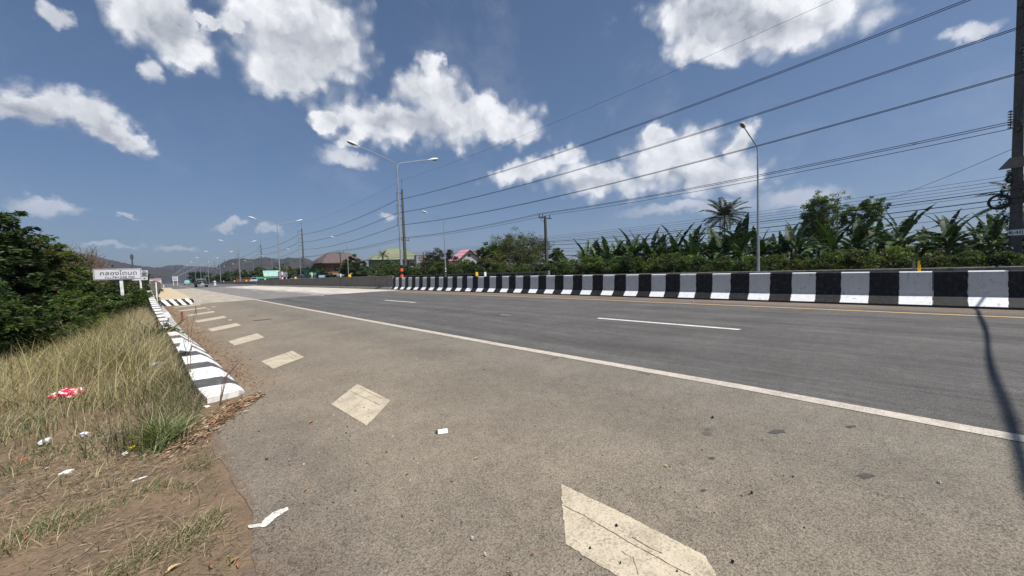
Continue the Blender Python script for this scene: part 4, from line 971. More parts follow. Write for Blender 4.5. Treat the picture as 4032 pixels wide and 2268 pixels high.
# ------------------------------------------------------------------ houses
M_GROOF = mat('green_roof_tile', (.18, .20, .12), .7, .15, 1.5)
M_BROOF = mat('mauve_brown_roof', (.115, .082, .078), .8, .2, 2.)
M_GWALL = mat('pale_green_wall', (.24, .30, .20), .9, .15, 1.)
M_BWALL = mat('brown_board_wall', (.15, .085, .06), .9, .3, 3.)
M_PROOF = mat('pink_roof', (.66, .30, .34), .7, .1, 1.)
M_DROOF = mat('dark_grey_roof', (.07, .065, .065), .9, .2, 1.)
M_LWALL = mat('pale_wall', (.42, .42, .45), .9, .15, 1.)
M_TRIM = mat('pale_trim', (.5, .48, .40), .7)
M_TEAL = mat('teal_tarpaulin', (.07, .27, .21), .5, .3, 4., col2=(.30, .45, .40))
M_TEAL2 = mat('green_sheet_roof', (.03, .22, .15), .6, .2)
M_WIN = mat('window_glass', (.015, .02, .022), .15, spec=.7)
def roofmat_lines(): pass
def window(o, x, y, z, w, h, frame=M_TRIM):     # on a wall facing -Y of the house frame
    b = MB(); t = .1
    for a, c in (((x-w/2-t, y-.06, z-t), (x-w/2, y+.02, z+h+t)), ((x+w/2, y-.06, z-t), (x+w/2+t, y+.02, z+h+t)), ((x-w/2, y-.06, z+h), (x+w/2, y+.02, z+h+t)), ((x-w/2, y-.06, z-t), (x+w/2, y+.02, z))): b.box(a, c)
    f = b.build('window', frame, o); b = MB(); b.box((x-w/2, y-.03, z), (x+w/2, y+.015, z+h)); b.build('pane', M_WIN, f)
    b = MB(); b.box((x-.03, y-.05, z), (x+.03, y-.031, z+h)); b.build('mullion', frame, f)
def hip_roof(o, w, d, z0, z1, ridge, m, over=.9, thick=.18):
    x, y = w/2+over, d/2+over; b = MB()
    b.add([(-x, -y, z0), (x, -y, z0), (x, y, z0), (-x, y, z0), (-ridge/2, 0, z1), (ridge/2, 0, z1)], [(0, 1, 5, 4), (1, 2, 5), (2, 3, 4, 5), (3, 0, 4), (3, 2, 1, 0)])
    r = b.build('roof', m, o)
    b = MB(); b.box((-x, -y-.02, z0-thick), (x, -y+.1, z0-.003)); b.box((-x-.02, -y+.1, z0-thick), (-x+.1, y, z0-.003)); b.box((x-.1, -y+.1, z0-thick), (x+.02, y, z0-.003)); b.build('fascia', M_TRIM, r)
    b = MB(); b.tube([(-x, -y, z0), (-ridge/2, 0, z1), (ridge/2, 0, z1), (x, -y, z0)], .09, 5); b.build('ridge_cap', m, r)
    return r
def facing(px, D, turn=0.):
    g0 = atD(px, 1100, D); return (g0[0], g0[1], -.3), -math.atan2(g0[0], g0[1])+R(turn)
loc, rz = facing(1560, 124, 14)
o = thing('green_house', 'two-storey pale green house with a light green hipped roof', 'house', loc, rz)
b = MB(); b.box((-7, -5, 0), (7, 5, 6.1)); b.build('wall', M_GWALL, o)
hip_roof(o, 14, 10, 6.6-.35, 9.7, 3.5, M_GROOF, 1.3)
for x, z in ((-5.3, 3.6), (.2, 3.5), (3.6, 3.5)): window(o, x, -5, z, 1.3, 1.6)
b = MB(); b.box((1.9, -5.07, 3.1), (2.8, -4.99, 5.5)); b.build('door', M_WIN, o)
b = MB(); b.box((-1.2, -6.6, 2.9), (7.2, -5.0, 3.08)); b.box((-1.2, -6.6, 3.08), (7.2, -6.5, 3.9)); b.build('balcony', M_TRIM, o)
loc, rz = facing(1330, 140, 24)
o = thing('brown_house', 'two-storey brown boarded house with a mauve brown roof', 'house', loc, rz)
b = MB(); b.box((-5.6, -4.5, 0), (5.6, 4.5, 6.4)); b.build('wall', M_BWALL, o)
b = MB(); x, y, z0, z1 = 7.2, 5.9, 6.0, 9.6
b.add([(-x, -y, z0), (x, -y, z0), (x, y, z0), (-x, y, z0), (-2.6, 0, z1), (x*.62, 0, z1)], [(0, 1, 5, 4), (1, 2, 5), (2, 3, 4, 5), (3, 0, 4), (3, 2, 1, 0)]); r_ = b.build('roof', M_BROOF, o)
b = MB(); b.box((-x, -y-.03, z0-.2), (x, -y+.08, z0-.004)); b.build('fascia', M_BARK, r_)
for x_ in (-2.2, .6): window(o, x_, -4.5, 3.4, 1.2, 1.3, M_BARK)
b = MB(); b.box((-5.8, -6.6, 2.35), (5.4, -4.51, 2.5)); b.build('awning', M_TRIM, o)
loc, rz = facing(1250, 138, 24)
o = thing('green_shed', 'low green sheet shed attached beside the brown house on the left', 'shed', loc, rz)
b = MB(); b.box((-3.2, -2, 0), (.6, 2, 4.4)); b.build('wall', M_TEAL2, o)
b = MB(); b.box((-3.6, -2.6, 4.4), (.8, 2.4, 4.6)); b.build('roof', M_DROOF, o); b = MB(); b.box((-3.4, -2.5, 2.6), (.7, -2.0, 2.85)); b.build('awning', M_TRIM, o)
# pink roofed house: gable end towards the road
loc, rz = facing(1806, 118, 26)
o = thing('pink_roofed_house', 'grey-walled house with a bright pink roof and open gable', 'house', loc, rz)
b = MB(); b.add([(-2.6, -6, 0), (4.0, -6, 0), (4.0, -6, 5.4), (.7, -6, 7.9), (-2.6, -6, 5.4), (-2.6, -1, 0), (4.0, -1, 0), (4.0, -1, 5.4), (.7, -1, 7.9), (-2.6, -1, 5.4)], [(0, 1, 2, 3, 4), (5, 6, 7, 8, 9), (0, 4, 9, 5), (1, 2, 7, 6)]); b.build('wall', M_LWALL, o)
b = MB(); 
for (xa, za, xb, zb) in ((-3.6, 4.95, .7, 8.15), (.7, 8.15, 5.0, 4.95)):
    b.loft([[(xa, y, za), (xb, y, zb), (xb, y, zb+.14), (xa, y, za+.14)] for y in (-6.8, -.5)])
b.build('roof', M_PROOF, o)
window(o, 1.8, -6, 2.9, 1.3, 1.4, M_DARKM); b = MB(); b.box((.2, -6.06, 6.1), (1.2, -5.99, 6.9)); b.build('gable_vent', M_WIN, o)
loc, rz = facing(1870, 130, 30)
o = thing('grey_roofed_house', 'house with a long dark grey roof behind the pink-roofed one', 'house', loc, rz)
b = MB(); b.box((-4.5, -3, 0), (5, 4, 5.4)); b.build('wall', M_LWALL, o); hip_roof(o, 9.5, 7, 5.4, 8.6, 7.5, M_DROOF, .8)
loc, rz = facing(1655, 96, 14)
o = thing('roadside_shop', 'small shop with black signboard and blue awning below the pale green house', 'shop', loc, rz)
b = MB(); b.box((-3.6, -2, 0), (3.8, 3, 2.7)); b.build('wall', M_LWALL, o)
b = MB(); b.box((-3.7, -2.3, 2.75), (.2, -2.05, 3.7)); sb = b.build('signboard', M_BLACK, o)
b = MB()
for k in range(9): b.box((-3.2+.36*k, -2.34, 3.1+.04*math.sin(k*2)), (-3.2+.36*k+.24, -2.305, 3.38))
b.build('lettering', M_PANEL, sb)
b = MB(); b.add([(-3.7, -4.2, 1.9), (.4, -4.2, 2.1), (.4, -2.0, 2.7), (-3.7, -2.0, 2.7), (-3.7, -4.2, 1.8), (.4, -4.2, 2.0), (.4, -2.0, 2.6), (-3.7, -2.0, 2.6)], [(0, 1, 2, 3), (7, 6, 5, 4), (0, 4, 5, 1), (1, 5, 6, 2), (3, 0, 4, 7)]); b.build('awning', mat('faded_red_sheet', (.5, .3, .26), .8), o)
b = MB(); b.box((-2.4, -3.6, 0), (-1.0, -2.2, 1.5)); b.build('counter', mat('blue_cloth', (.03, .07, .3), .8), o)
loc, rz = facing(1660, 104, 14)
o = thing('scaffold_tower', 'narrow glazed lattice tower right of the pale green house', 'tower', loc, rz)
b = MB()
for x in (-1.4, -.5, .5, 1.4): b.box((x-.05, -1.2, 0), (x+.05, -1.1, 6.6))
for z in np.arange(.7, 6.7, .65): b.box((-1.45, -1.26, z-.04), (1.45, -1.2, z+.04))
b.build('lattice', M_GALV, o); b = MB(); b.box((-1.4, -1.1, 0), (1.4, 1.2, 6.5)); b.build('glazing', M_LWALL, o)
g0 = atD(1672, 1100, 92)
o = thing('wooden_pole', 'short dark wooden pole in front of the glazed tower', 'pole', (g0[0], g0[1], -.3)); b = MB(); b.tube([(0, 0, 0), (-.1, 0, 6.6)], [.14, .1], 7); b.build('shaft', M_BARK, o)
# roadside stall with teal tarpaulin
loc, rz = facing(1068, 150, 10)
o = thing('roadside_stall', 'stall with a shining teal tarpaulin above a green sheet roof', 'stall', loc, rz)
b = MB(); secs = []
for k in range(19): x = -2.3+4.6*k/18; secs.append([(x, -1.5+.05*(-1)**k, 2.4), (x, -.9+.05*(-1)**k, 3.6), (x, -.2, 4.35), (x, .2, 4.2), (x, -.8, 2.4)])
b.loft(secs); b.build('tarpaulin', M_TEAL, o, True)
b = MB(); b.add([(-4.6, -2.6, 1.75), (2.4, -2.6, 2.0), (2.4, -.6, 2.42), (-3.6, -.6, 2.35), (-4.6, -2.6, 1.65), (2.4, -2.6, 1.9), (2.4, -.6, 2.3), (-3.6, -.6, 2.25)], [(0, 1, 2, 3), (7, 6, 5, 4), (0, 4, 5, 1), (1, 5, 6, 2), (3, 7, 4, 0)]); b.build('roof', M_TEAL2, o)
for x in (-3.4, -1, 1.8): b = MB(); b.box((x-.06, -2.3, 0), (x+.06, -2.2, 1.8)); b.build('post', M_BARK, o)

# ------------------------------------------------------------------ vehicles
def wheel(o, x, y, r, w):
    b = MB(); b.tube([(x-w/2, y, r), (x-w/2+.02, y, r), (x+w/2-.02, y, r), (x+w/2, y, r)], [r*.9, r, r, r*.9], 18); t = b.build('wheel', M_RUBBER, o, True)
    s = 1 if x > 0 else -1; b = MB(); b.tube([(x+s*w*.3, y, r), (x+s*(w/2+.012), y, r)], [r*.6, r*.55], 14); b.build('rim', M_GALV, t, True)
def vehicle(name, label, cat, loc, rz, col, prof, W_, glass, wheels, wr, group=None, extra=None):
    """prof: side outline (y along length, z); body lofted across with tumblehome"""
    o = thing(name, label, cat, loc, rz, group); m = bpy.data.materials.new('car_paint'); m.use_nodes = True; p = m.node_tree.nodes['Principled BSDF']
    p.inputs['Base Color'].default_value = (*col, 1); p.inputs['Roughness'].default_value = .3; p.inputs['Coat Weight'].default_value = .6; p.inputs['Metallic'].default_value = .3
    zs = [q[1] for q in prof]; zb = 1.05
    def xs(z, f): return f*(W_/2-(max(0, z-zb)*.28))
    secs = []
    for f in (-1, -.96, .96, 1): secs.append([(xs(z, f)*(1 if abs(f) < 1 else .985), y, z if abs(f) < 1 else z-.02 if z > .8 else z) for y, z in prof])
    b = MB(); b.loft(secs); b.build('body', m, o, True)
    for (pts, kind) in glass:
        b = MB()
        if kind == 'side':
            for s in (-1, 1):
                b = MB(); q = [(s*(W_/2-max(0, z-zb)*.28+.012), y, z) for y, z in pts]; q2 = [(x-s*.03, y, z) for x, y, z in q]; n = len(q); b.add(q+q2, [tuple(range(n)), tuple(range(n, 2*n))]+[(i, (i+1) % n, n+(i+1) % n, n+i) for i in range(n)])
                b.build('side_window', M_GLASS, o)
        else:
            (y0, z0), (y1, z1) = pts; w0 = W_/2-.16-max(0, z0-zb)*.28; w1 = W_/2-.16-max(0, z1-zb)*.28; d = .012*(-1 if kind == 'rear' else 1)
            b.add([(-w0, y0+d, z0+.01), (w0, y0+d, z0+.01), (w1, y1+d, z1+.01), (-w1, y1+d, z1+.01), (-w0, y0-d, z0), (w0, y0-d, z0), (w1, y1-d, z1), (-w1, y1-d, z1)], [(0, 1, 2, 3), (7, 6, 5, 4), (0, 4, 5, 1), (1, 5, 6, 2), (2, 6, 7, 3), (3, 7, 4, 0)])
            b.build('windscreen' if kind == 'front' else 'rear_window', M_GLASS, o)
    for y in wheels:
        for s in (-1, 1): wheel(o, s*(W_/2-.13), y, wr, .24)
    return o, m
def lights_(o, W_, y, z, m, n='tail_light', h=.34, sgn=-1):
    for s in (-1, 1): b = MB(); b.box((s*(W_/2-.09)-.08, y-.03, z), (s*(W_/2-.09)+.08, y+.05, z+h)); b.build(n, m, o)
# pickup seen from behind: its bed at -Y
pk = [(-2.6, .55), (-2.62, 1.12), (-1.0, 1.14), (-.95, 1.2), (-.72, 1.72), (.6, 1.76), (1.25, 1.18), (2.45, 1.02), (2.6, .8), (2.6, .45), (1.9, .4), (-2.0, .42)]
dpk = atD(765, 1100, 112); 
o, m = vehicle('pickup_truck', 'dark grey pickup truck driving away towards the hills', 'pickup truck', (6.0, 105, 0), R(1.5), (.035, .042, .05), pk, 1.98, [(((-.88, 1.2), (-.7, 1.2), (-.62, 1.62), (-.7, 1.62)), 'side'), (((-.55, 1.2), (.95, 1.2), (.5, 1.64), (-.5, 1.64)), 'side'), (((-.97, 1.2), (-.76, 1.66)), 'rear'), (((1.2, 1.22), (.68, 1.7)), 'front')], (-1.6, 1.65), .38)
lights_(o, 1.98, -2.61, .84, mat('dark_red_lens', (.16, .01, .01), .3), h=.22); b = MB(); b.box((-.85, -2.75, .42), (.85, -2.6, .60)); b.build('rear_bumper', M_GALV, o); b = MB(); b.box((-.26, -2.775, .62), (.26, -2.63, .76)); b.build('licence_plate', M_WHITE, o)
for s in (-1, 1): b = MB(); b.box((s*1.0, .75, 1.15), (s*1.22, .9, 1.38)) if s > 0 else b.box((-1.22, .75, 1.15), (-1.0, .9, 1.38)); b.build('wing_mirror', M_BLACK, o)
su = [(-2.35, .5), (-2.4, 1.0), (-2.2, 1.15), (-1.95, 1.75), (-1.6, 1.86), (.5, 1.84), (1.2, 1.2), (2.3, 1.02), (2.42, .75), (2.4, .42), (-2.2, .4)]
SG = [(((-2.0, 1.18), (-1.3, 1.18), (-1.3, 1.7), (-1.8, 1.7)), 'side'), (((-1.2, 1.18), (-.1, 1.18), (-.1, 1.72), (-1.2, 1.72)), 'side'), (((0, 1.18), (1.0, 1.18), (.5, 1.68), (0, 1.72)), 'side'), (((-2.2, 1.2), (-1.99, 1.68)), 'rear'), (((1.15, 1.24), (.58, 1.76)), 'front')]
def suv(label, loc, rz, col, sc=1.):
    o, m = vehicle('parked_car', label, 'car', loc, rz, col, su, 1.9, SG, (-1.5, 1.45), .37)
    lights_(o, 1.9, -2.4, .85, M_RED); lights_(o, 1.9, 2.38, .72, M_WHITE, 'headlight', .2)
    b = MB()
    for s in (-1, 1): b.tube([(s*.62, -1.5, 1.86), (s*.62, -1.4, 1.92), (s*.62, .3, 1.91), (s*.62, .4, 1.85)], .02, 5)
    b.build('roof_rack', M_GALV, o); o.scale = (sc,)*3; return o
p = atD(1172, 1100, 104); suv('dark blue grey car behind the barrier beside the yellow reflector', (p[0], p[1], 0), R(150), (.03, .04, .055), 1.12)
p = atD(1002, 1100, 160); suv('silver white car farther off behind the barrier', (p[0], p[1], 0), R(165), (.42, .43, .44), 1.1)
o, m = vehicle('distant_truck', 'dark blue box truck far ahead near the vanishing point', 'truck', (2.3, 330, 0), 0, (.10, .12, .17), [(-4, .7), (-4, 3.3), (2.4, 3.3), (2.5, 2.6), (3.6, 2.4), (3.9, 1.5), (4, .5)], 2.5, [(((3.62, 2.38), (3.88, 1.6)), 'front')], (-2.6, 2.6), .5)
lights_(o, 2.5, -4.02, .9, M_RED); o.scale = (1.4, 1, .9)
b_ = atD(698, 1118, 240)
o, m = vehicle('distant_van', 'small teal and white van far off right of the pickup', 'van', (7.6, 215, 0), R(180), (.25, .5, .46), [(-2.4, .5), (-2.4, 1.9), (1.5, 1.95), (2.1, 1.2), (2.4, 1.0), (2.4, .45)], 1.9, SG[1:3], (-1.5, 1.5), .36)
lights_(o, 1.9, 2.4, .7, M_WHITE, 'headlight', .2)
# red trailer frame behind the barrier
p = atD(958, 1100, 170)
o = thing('red_barricade', 'rust red frame barricade behind the far barrier', 'barricade', (p[0], p[1], 0), -math.atan2(p[0], p[1]))
M_RUST = mat('rust_red', (.20, .075, .05), .8, .3)
b = MB(); b.box((-2.1, -.05, 2.0), (2.1, .05, 2.15)); b.box((-2.1, -.05, 0), (-1.95, .05, 2.0)); b.box((1.95, -.05, 0), (2.1, .05, 2.0)); b.build('frame', M_RUST, o)
b = MB(); b.box((-1.9, -.04, .5), (1.9, .04, 1.7)); b.build('panel', M_RUST, o)

# ------------------------------------------------------------------ signs
YS = 22.0
o = thing('place_name_sign', 'white rectangular sign with black Thai lettering on a single post', 'sign', (0, 0, 0))
tl_, tr_, bl_ = onY(365, 1059, YS), onY(556, 1056, YS), onY(368, 1103, YS); br_ = onY(558, 1099, YS)
cx = (tl_[0]+tr_[0])/2; cz = (tl_[2]+bl_[2]+tr_[2]+br_[2])/4; sw = (tr_[0]-tl_[0])*1.0; shh = (tl_[2]-bl_[2]); ry = math.atan2(tr_[2]-tl_[2], tr_[0]-tl_[0])
o.location = (cx, YS, cz); o.rotation_euler = (0, -ry, 0)
b = MB(); b.box((-sw/2, -.012, -shh/2), (sw/2, .012, shh/2)); pn = b.build('panel', M_PANEL, o)
b = MB(); t = .014; e = .018
for a, c in (((-sw/2+e, -.016, shh/2-e-t), (sw/2-e, -.0121, shh/2-e)), ((-sw/2+e, -.016, -shh/2+e), (sw/2-e, -.0121, -shh/2+e+t)), ((-sw/2+e, -.016, -shh/2+e+t), (-sw/2+e+t, -.0121, shh/2-e-t)), ((sw/2-e-t, -.016, -shh/2+e+t), (sw/2-e, -.0121, shh/2-e-t))): b.box(a, c)
b.build('border', M_INK, pn)
text('คลองโตนด', shh*.50, M_INK, pn, (.02, -.015, .03), (R(90), 0, 0), sx=1.1)
text('กม.79+228.700', shh*.25, M_INK, pn, (.05, -.015, -shh*.31), (R(90), 0, 0), sx=1.25)
pb = onY(487, 1240, YS); pt = onY(476, 1099, YS)
b = MB(); w_ = .048
b.loft([[(x-w_, .02, z), (x+w_, .02, z), (x+w_, .02+2*w_, z), (x-w_, .02+2*w_, z)] for x, z in ((pt[0]-cx, .1), (pt[0]-cx+.0, pt[2]-cz), (pb[0]-cx+.02, pb[2]-cz), (pb[0]-cx+.06, -2.4))]); b.build('post', M_WPOST, o)
# direction signs behind it
YB = 34.
def panel(o, x0, z0, x1, z1, y, m=M_PANEL, name='panel', bord=True):
    b = MB(); b.box((x0, y-.01, z0), (x1, y+.01, z1)); pnl = b.build(name, m, o)
    if bord:
        b = MB(); t = .012
        for a, c in (((x0+t, y-.014, z1-2*t), (x1-t, y-.0101, z1-t)), ((x0+t, y-.014, z0+t), (x1-t, y-.0101, z0+2*t))): b.box(a, c)
        b.build('border', M_INK, pnl)
    return pnl
def wpx(x, y): p = onY(x, y, YB); return p[0], p[2]
o = thing('direction_sign', 'white direction sign with emblem and black arrows, half hidden behind the lettered sign', 'sign', (0, YB, 0))
x0, z1 = wpx(556, 1064); x1, z0 = wpx(582, 1076); a = panel(o, x0-.9, z0, x1, z1, 0); b = MB(); b.ell(((x0+x1)/2-.02, -.012, (z0+z1)/2+.01), (.09, .006, .06), None, 10, 6); b.box(((x0+x1)/2-.16, -.014, z0+.03), ((x0+x1)/2+.12, -.0101, z0+.06)); b.build('emblem', M_GALV, a)
x2, z2 = wpx(582, 1077.5); x3, z3 = wpx(582, 1085); panel(o, x0-.9, z3, x1, z2-.01, 0); b = MB(); b.box((x0+.02, -.014, (z2+z3)/2-.02), (x1-.08, -.0101, (z2+z3)/2+.02)); b.build('lettering', M_INK, o)
x4, z4 = wpx(580, 1088); x5, z5_ = wpx(580, 1103); a = panel(o, x0-.04, z5_, x1-.02, z4, 0); zc = (z4+z5_)/2
b = MB(); b.add([(x0+.1, -.014, zc-.015), (x1-.22, -.014, zc-.015), (x1-.22, -.014, zc-.05), (x1-.08, -.014, zc), (x1-.22, -.014, zc+.05), (x1-.22, -.014, zc+.015), (x0+.1, -.014, zc+.015)], [tuple(range(7))]); b.build('arrow', M_INK, a)
x6, z6_ = wpx(521, 1090); x7, z7 = wpx(549, 1105); a = panel(o, x6, z7, x7, z4-.0, 0); xm = (x6+x7)/2-.1
b = MB(); b.add([(xm-.015, -.014, z7+.05), (xm+.015, -.014, z7+.05), (xm+.015, -.014, z7+.2), (xm+.07, -.014, z7+.2), (xm, -.014, z7+.3), (xm-.07, -.014, z7+.2), (xm-.015, -.014, z7+.2)], [tuple(range(7))]); b.build('arrow', M_INK, a)
pa = onY(549, 1085, YB); pb = onY(556, 1135, YB); b = MB(); b.loft([[(x-.045, .03, z), (x+.045, .03, z), (x+.045, .12, z), (x-.045, .12, z)] for x, z in ((pa[0], pa[2]+.4), (pb[0], pb[2]), (pb[0]+.05, -1.6))]); b.build('post', M_WPOST, o)
YC = 88.
def wpc(x, y): p = onY(x, y, YC); return p[0], p[2]
o = thing('arrow_board', 'red and white board with a black arrow beyond the parapet end', 'sign', (0, YC, 0))
x0, z1 = wpc(588, 1098); x1, z0 = wpc(636, 1116); a = panel(o, x0, z0, x1, z1, 0, bord=False)
b = MB()
hgt = z1-z0
for k, (f0, f1, u0, u1) in enumerate(((.80, .92, 0., 1.), (.62, .70, .3, .95), (.48, .54, .35, .8))): b.box((x0+(x1-x0)*u0, -.02, z0+hgt*f0), (x0+(x1-x0)*u1, -.0101, z0+hgt*f1))
b.build('lettering', M_RED, a)
b = MB(); zc = z0+hgt*.22; xa, xb = x0+(x1-x0)*.35, x1-.3; b.add([(xa, -.02, zc-.09), (xb-.5, -.02, zc-.09), (xb-.5, -.02, zc-.22), (xb, -.02, zc), (xb-.5, -.02, zc+.22), (xb-.5, -.02, zc+.09), (xa, -.02, zc+.09)], [tuple(range(7))]); b.build('arrow', M_INK, a)
for x in (x0+.3, x1-.3): b = MB(); b.box((x-.04, .02, 0), (x+.04, .1, z0+.3)); b.build('post', M_WHITE, o)
# boards over the barrier
def board(name, label, px, D, py0, py1, wp, col, posts=1, frame=None, cat='sign', z0=None):
    g0 = atD(px, 1100, D); sc = F/(FW @ (g0-CO)); zt = atD(px, py0, D)[2]; zb = atD(px, py1, D)[2]; w = wp/sc/2
    o = thing(name, label, cat, (g0[0], g0[1], 0), -math.atan2(g0[0], g0[1])); b = MB(); b.box((-w, -.02, zb), (w, .02, zt)); p_ = b.build('panel', col, o)
    b = MB(); b.box((-w*.8, -.03, zb+(zt-zb)*.58), (w*.8, -.0201, zb+(zt-zb)*.8)); b.box((-w*.8, -.03, zb+(zt-zb)*.2), (w*.6, -.0201, zb+(zt-zb)*.42)); b.build('lettering', frame or M_PANEL, p_)
    for k in range(posts): x = 0 if posts == 1 else (-w*.7 if k == 0 else w*.7); b = MB(); b.box((x-.07, .021, 0), (x+.07, .15, zb+.2)); b.build('post', M_WPOST, o)
    return o
M_GREYB = mat('grey_board', (.14, .15, .17), .6, .2)
board('road_board', 'grey double board standing right of the teal stall', 1115, 118, 1070, 1092, 33, M_GREYB, 2, mat('board_print', (.3, .3, .31), .6))
board('road_board', 'small blue and white board low over the grey barrier', 1268, 84, 1083, 1093, 24, mat('blue_board', (.10, .2, .36), .6), 2)
board('road_board', 'wide dark board crossed by a white post over the barrier', 1341, 78, 1080, 1088, 28, M_GREYB, 1, mat('board_print_b', (.3, .3, .31), .6))
board('road_board', 'white framed board between posts far along the road', 690, 210, 1089, 1106, 17, M_PANEL, 2, M_GALV)
def post(label, px, D, py0, py1, w, m=M_WPOST, name='white_post', band=False):
    g0 = atD(px, 1100, D); zt = atD(px, py0, D)[2]
    o = thing(name, label, 'post', (g0[0], g0[1], 0)); b = MB(); b.tube([(0, 0, 0), (0, 0, zt-.03), (0, 0, zt)], [w, w, w*.8], 8); b.build('shaft', m, o)
    b = MB(); b.tube([(0, 0, zt*.55), (0, 0, zt*.72)], w*1.06, 8); b.build('band', M_RED if band else M_GALV, o)
post('white post sticking up over the grey barrier left of the blue board', 1229, 80, 1074, 1095, .14)
post('white post in front of the wide dark board', 1342, 74, 1078, 1095, .12)
post('red and white post beside the grey double board', 1112, 112, 1070, 1095, .2, band=True)
post('white bollard at the foot of the distant barrier', 845, 130, 1106, 1120, .28, name='bollard')
post('small white marker far along beside the pickup', 790, 150, 1100, 1112, .2, name='bollard')

# ------------------------------------------------------------------ grass, litter and debris
def blades(name, n, fx, hfun, label, cat, w=.006, colf=None, lean=.35, kind='stuff', m=None):
    xy = fx(n); n = len(xy); z = gh(xy[:, 0], xy[:, 1]); h = hfun(xy)*rng.uniform(.5, 1.25, n)
    a = rng.uniform(0, 6.28, n); ln = rng.normal(lean, .42, n)*h; wi = w*rng.uniform(.6, 1.5, n)
    p0 = np.stack([xy[:, 0], xy[:, 1], z-.01], 1); dx = np.stack([np.cos(a), np.sin(a), np.zeros(n)], 1); sdx = np.stack([-np.sin(a+.6), np.cos(a+.6), np.zeros(n)], 1)
    zz = np.array([0, 0, 1.])
    def at(t, wf): c = p0+dx*(ln*t*t)[:, None]+zz*(h*(t-.12*t*t))[:, None]; return c-sdx*(wi*wf)[:, None], c+sdx*(wi*wf)[:, None]
    l0, r0 = at(0, 1.); l1, r1 = at(.4, .8); l2, r2 = at(.75, .5); l3, r3 = at(1., .08)
    V = np.stack([l0, r0, l1, r1, l2, r2, l3, r3], 1).reshape(-1, 3); base = (np.arange(n)*8)[:, None]
    Fq = np.concatenate([base+np.array([0, 1, 3, 2]), base+np.array([2, 3, 5, 4]), base+np.array([4, 5, 7, 6])])
    c = colf(xy, n); C = np.repeat(c, 8, 0)
    return tag(npmesh(name, V, Fq, m or M_GRASS, C), label, cat, None, kind)
def vn(x, y, s, ph=0):   # cheap smooth value pattern
    return .5+.25*np.sin(x*s+1.3*np.sin(y*s*.7+ph)+ph)+.25*np.sin(y*s*1.3+1.7*np.sin(x*s*.9+ph*2))
STRAW = np.array((.50, .43, .27)); STRAW2 = np.array((.32, .26, .165)); GRN = np.array((.085, .12, .045)); GREYB = np.array((.23, .185, .135))
def field(x0, x1, y0, y1, keep):
    def f(n):
        x = rng.uniform(x0, x1, n); y = y0+(y1-y0)*rng.random(n)**1.35; k = keep(x, y); return np.stack([x, y], 1)[rng.random(n) < k]
    return f
edge = lambda y: np.where(y < 4.4, .18-.35*np.clip((4.3-y)/1.2, 0, 1), np.interp(y, RY, RXL)-.03)
def keep1(x, y): return (x < edge(y)-.04)*np.clip(.25+1.3*(vn(x, y, 2.7, 7)*vn(y, x, 5.1, 2))**.8, 0, 1)*np.clip((y-3.15-.25*np.sin(x*5))/.9, 0, 1)*np.where(y < 4.6, .35+.65*vn(x, y, 4.), 1.)
def h1(xy):
    x, y = xy[:, 0], xy[:, 1]; t = np.clip((y-4.2)/4.5, 0, 1); return (.07+.50*t)*(.55+.75*vn(x, y, 2.1, 2))*(np.where(x > edge(y)-.25, .75, 1.))
def c1(xy, n):
    x, y = xy[:, 0], xy[:, 1]; g = np.clip(.8-(y-3.4)/3.2, .10, .5)*(.5+vn(x, y, 3.7, 5)); r = rng.random(n); t = rng.random(n)[:, None]
    c = STRAW*t+STRAW2*(1-t); gm = r < g; c[gm] = GRN*rng.uniform(.7, 1.9, (gm.sum(), 1)); d = (rng.random(n) < .33); c[d] = GREYB*rng.uniform(.5, 1.2, (d.sum(), 1)); return c
blades('dry_grass', 190000, field(-6.5, .25, 3.1, 19, keep1), h1, 'tall dry straw and green grass covering the left verge', 'grass', .0026, c1, .62)
# seeding stalks that stand above the rest
def h2(xy): return np.full(len(xy), .62)
blades('tall_grass_stalks', 2600, field(-5, -.1, 5.2, 15, lambda x, y: (x < edge(y)-.1)*1.), h2, 'pale straw stalks standing above the dry grass', 'grass', .0035, lambda xy, n: np.array((.42, .35, .19))*rng.uniform(.7, 1.15, (n, 1)), .3)
# low strips of grass on the bare earth in the corner
def keep3(x, y):
    u = y-(2.0+.42*(x+.55)); u2 = y-(2.75+.3*(x+.6)); return (x < .16)*np.clip(np.exp(-(u/.10)**2)+.8*np.exp(-(u2/.15)**2)*(vn(x, y, 9) > .45)+.04, 0, 1)
blades('short_grass', 40000, field(-2.2, .2, 1.5, 3.6, keep3), lambda xy: .035+.06*vn(xy[:, 0], xy[:, 1], 8, 1), 'short dry and green grass in strips on the bare earth corner', 'grass', .0016,
       lambda xy, n: np.where(rng.random((n, 1)) < .45, GRN*1.1, STRAW*.8)*rng.uniform(.5, 1.3, (n, 1)), .9)
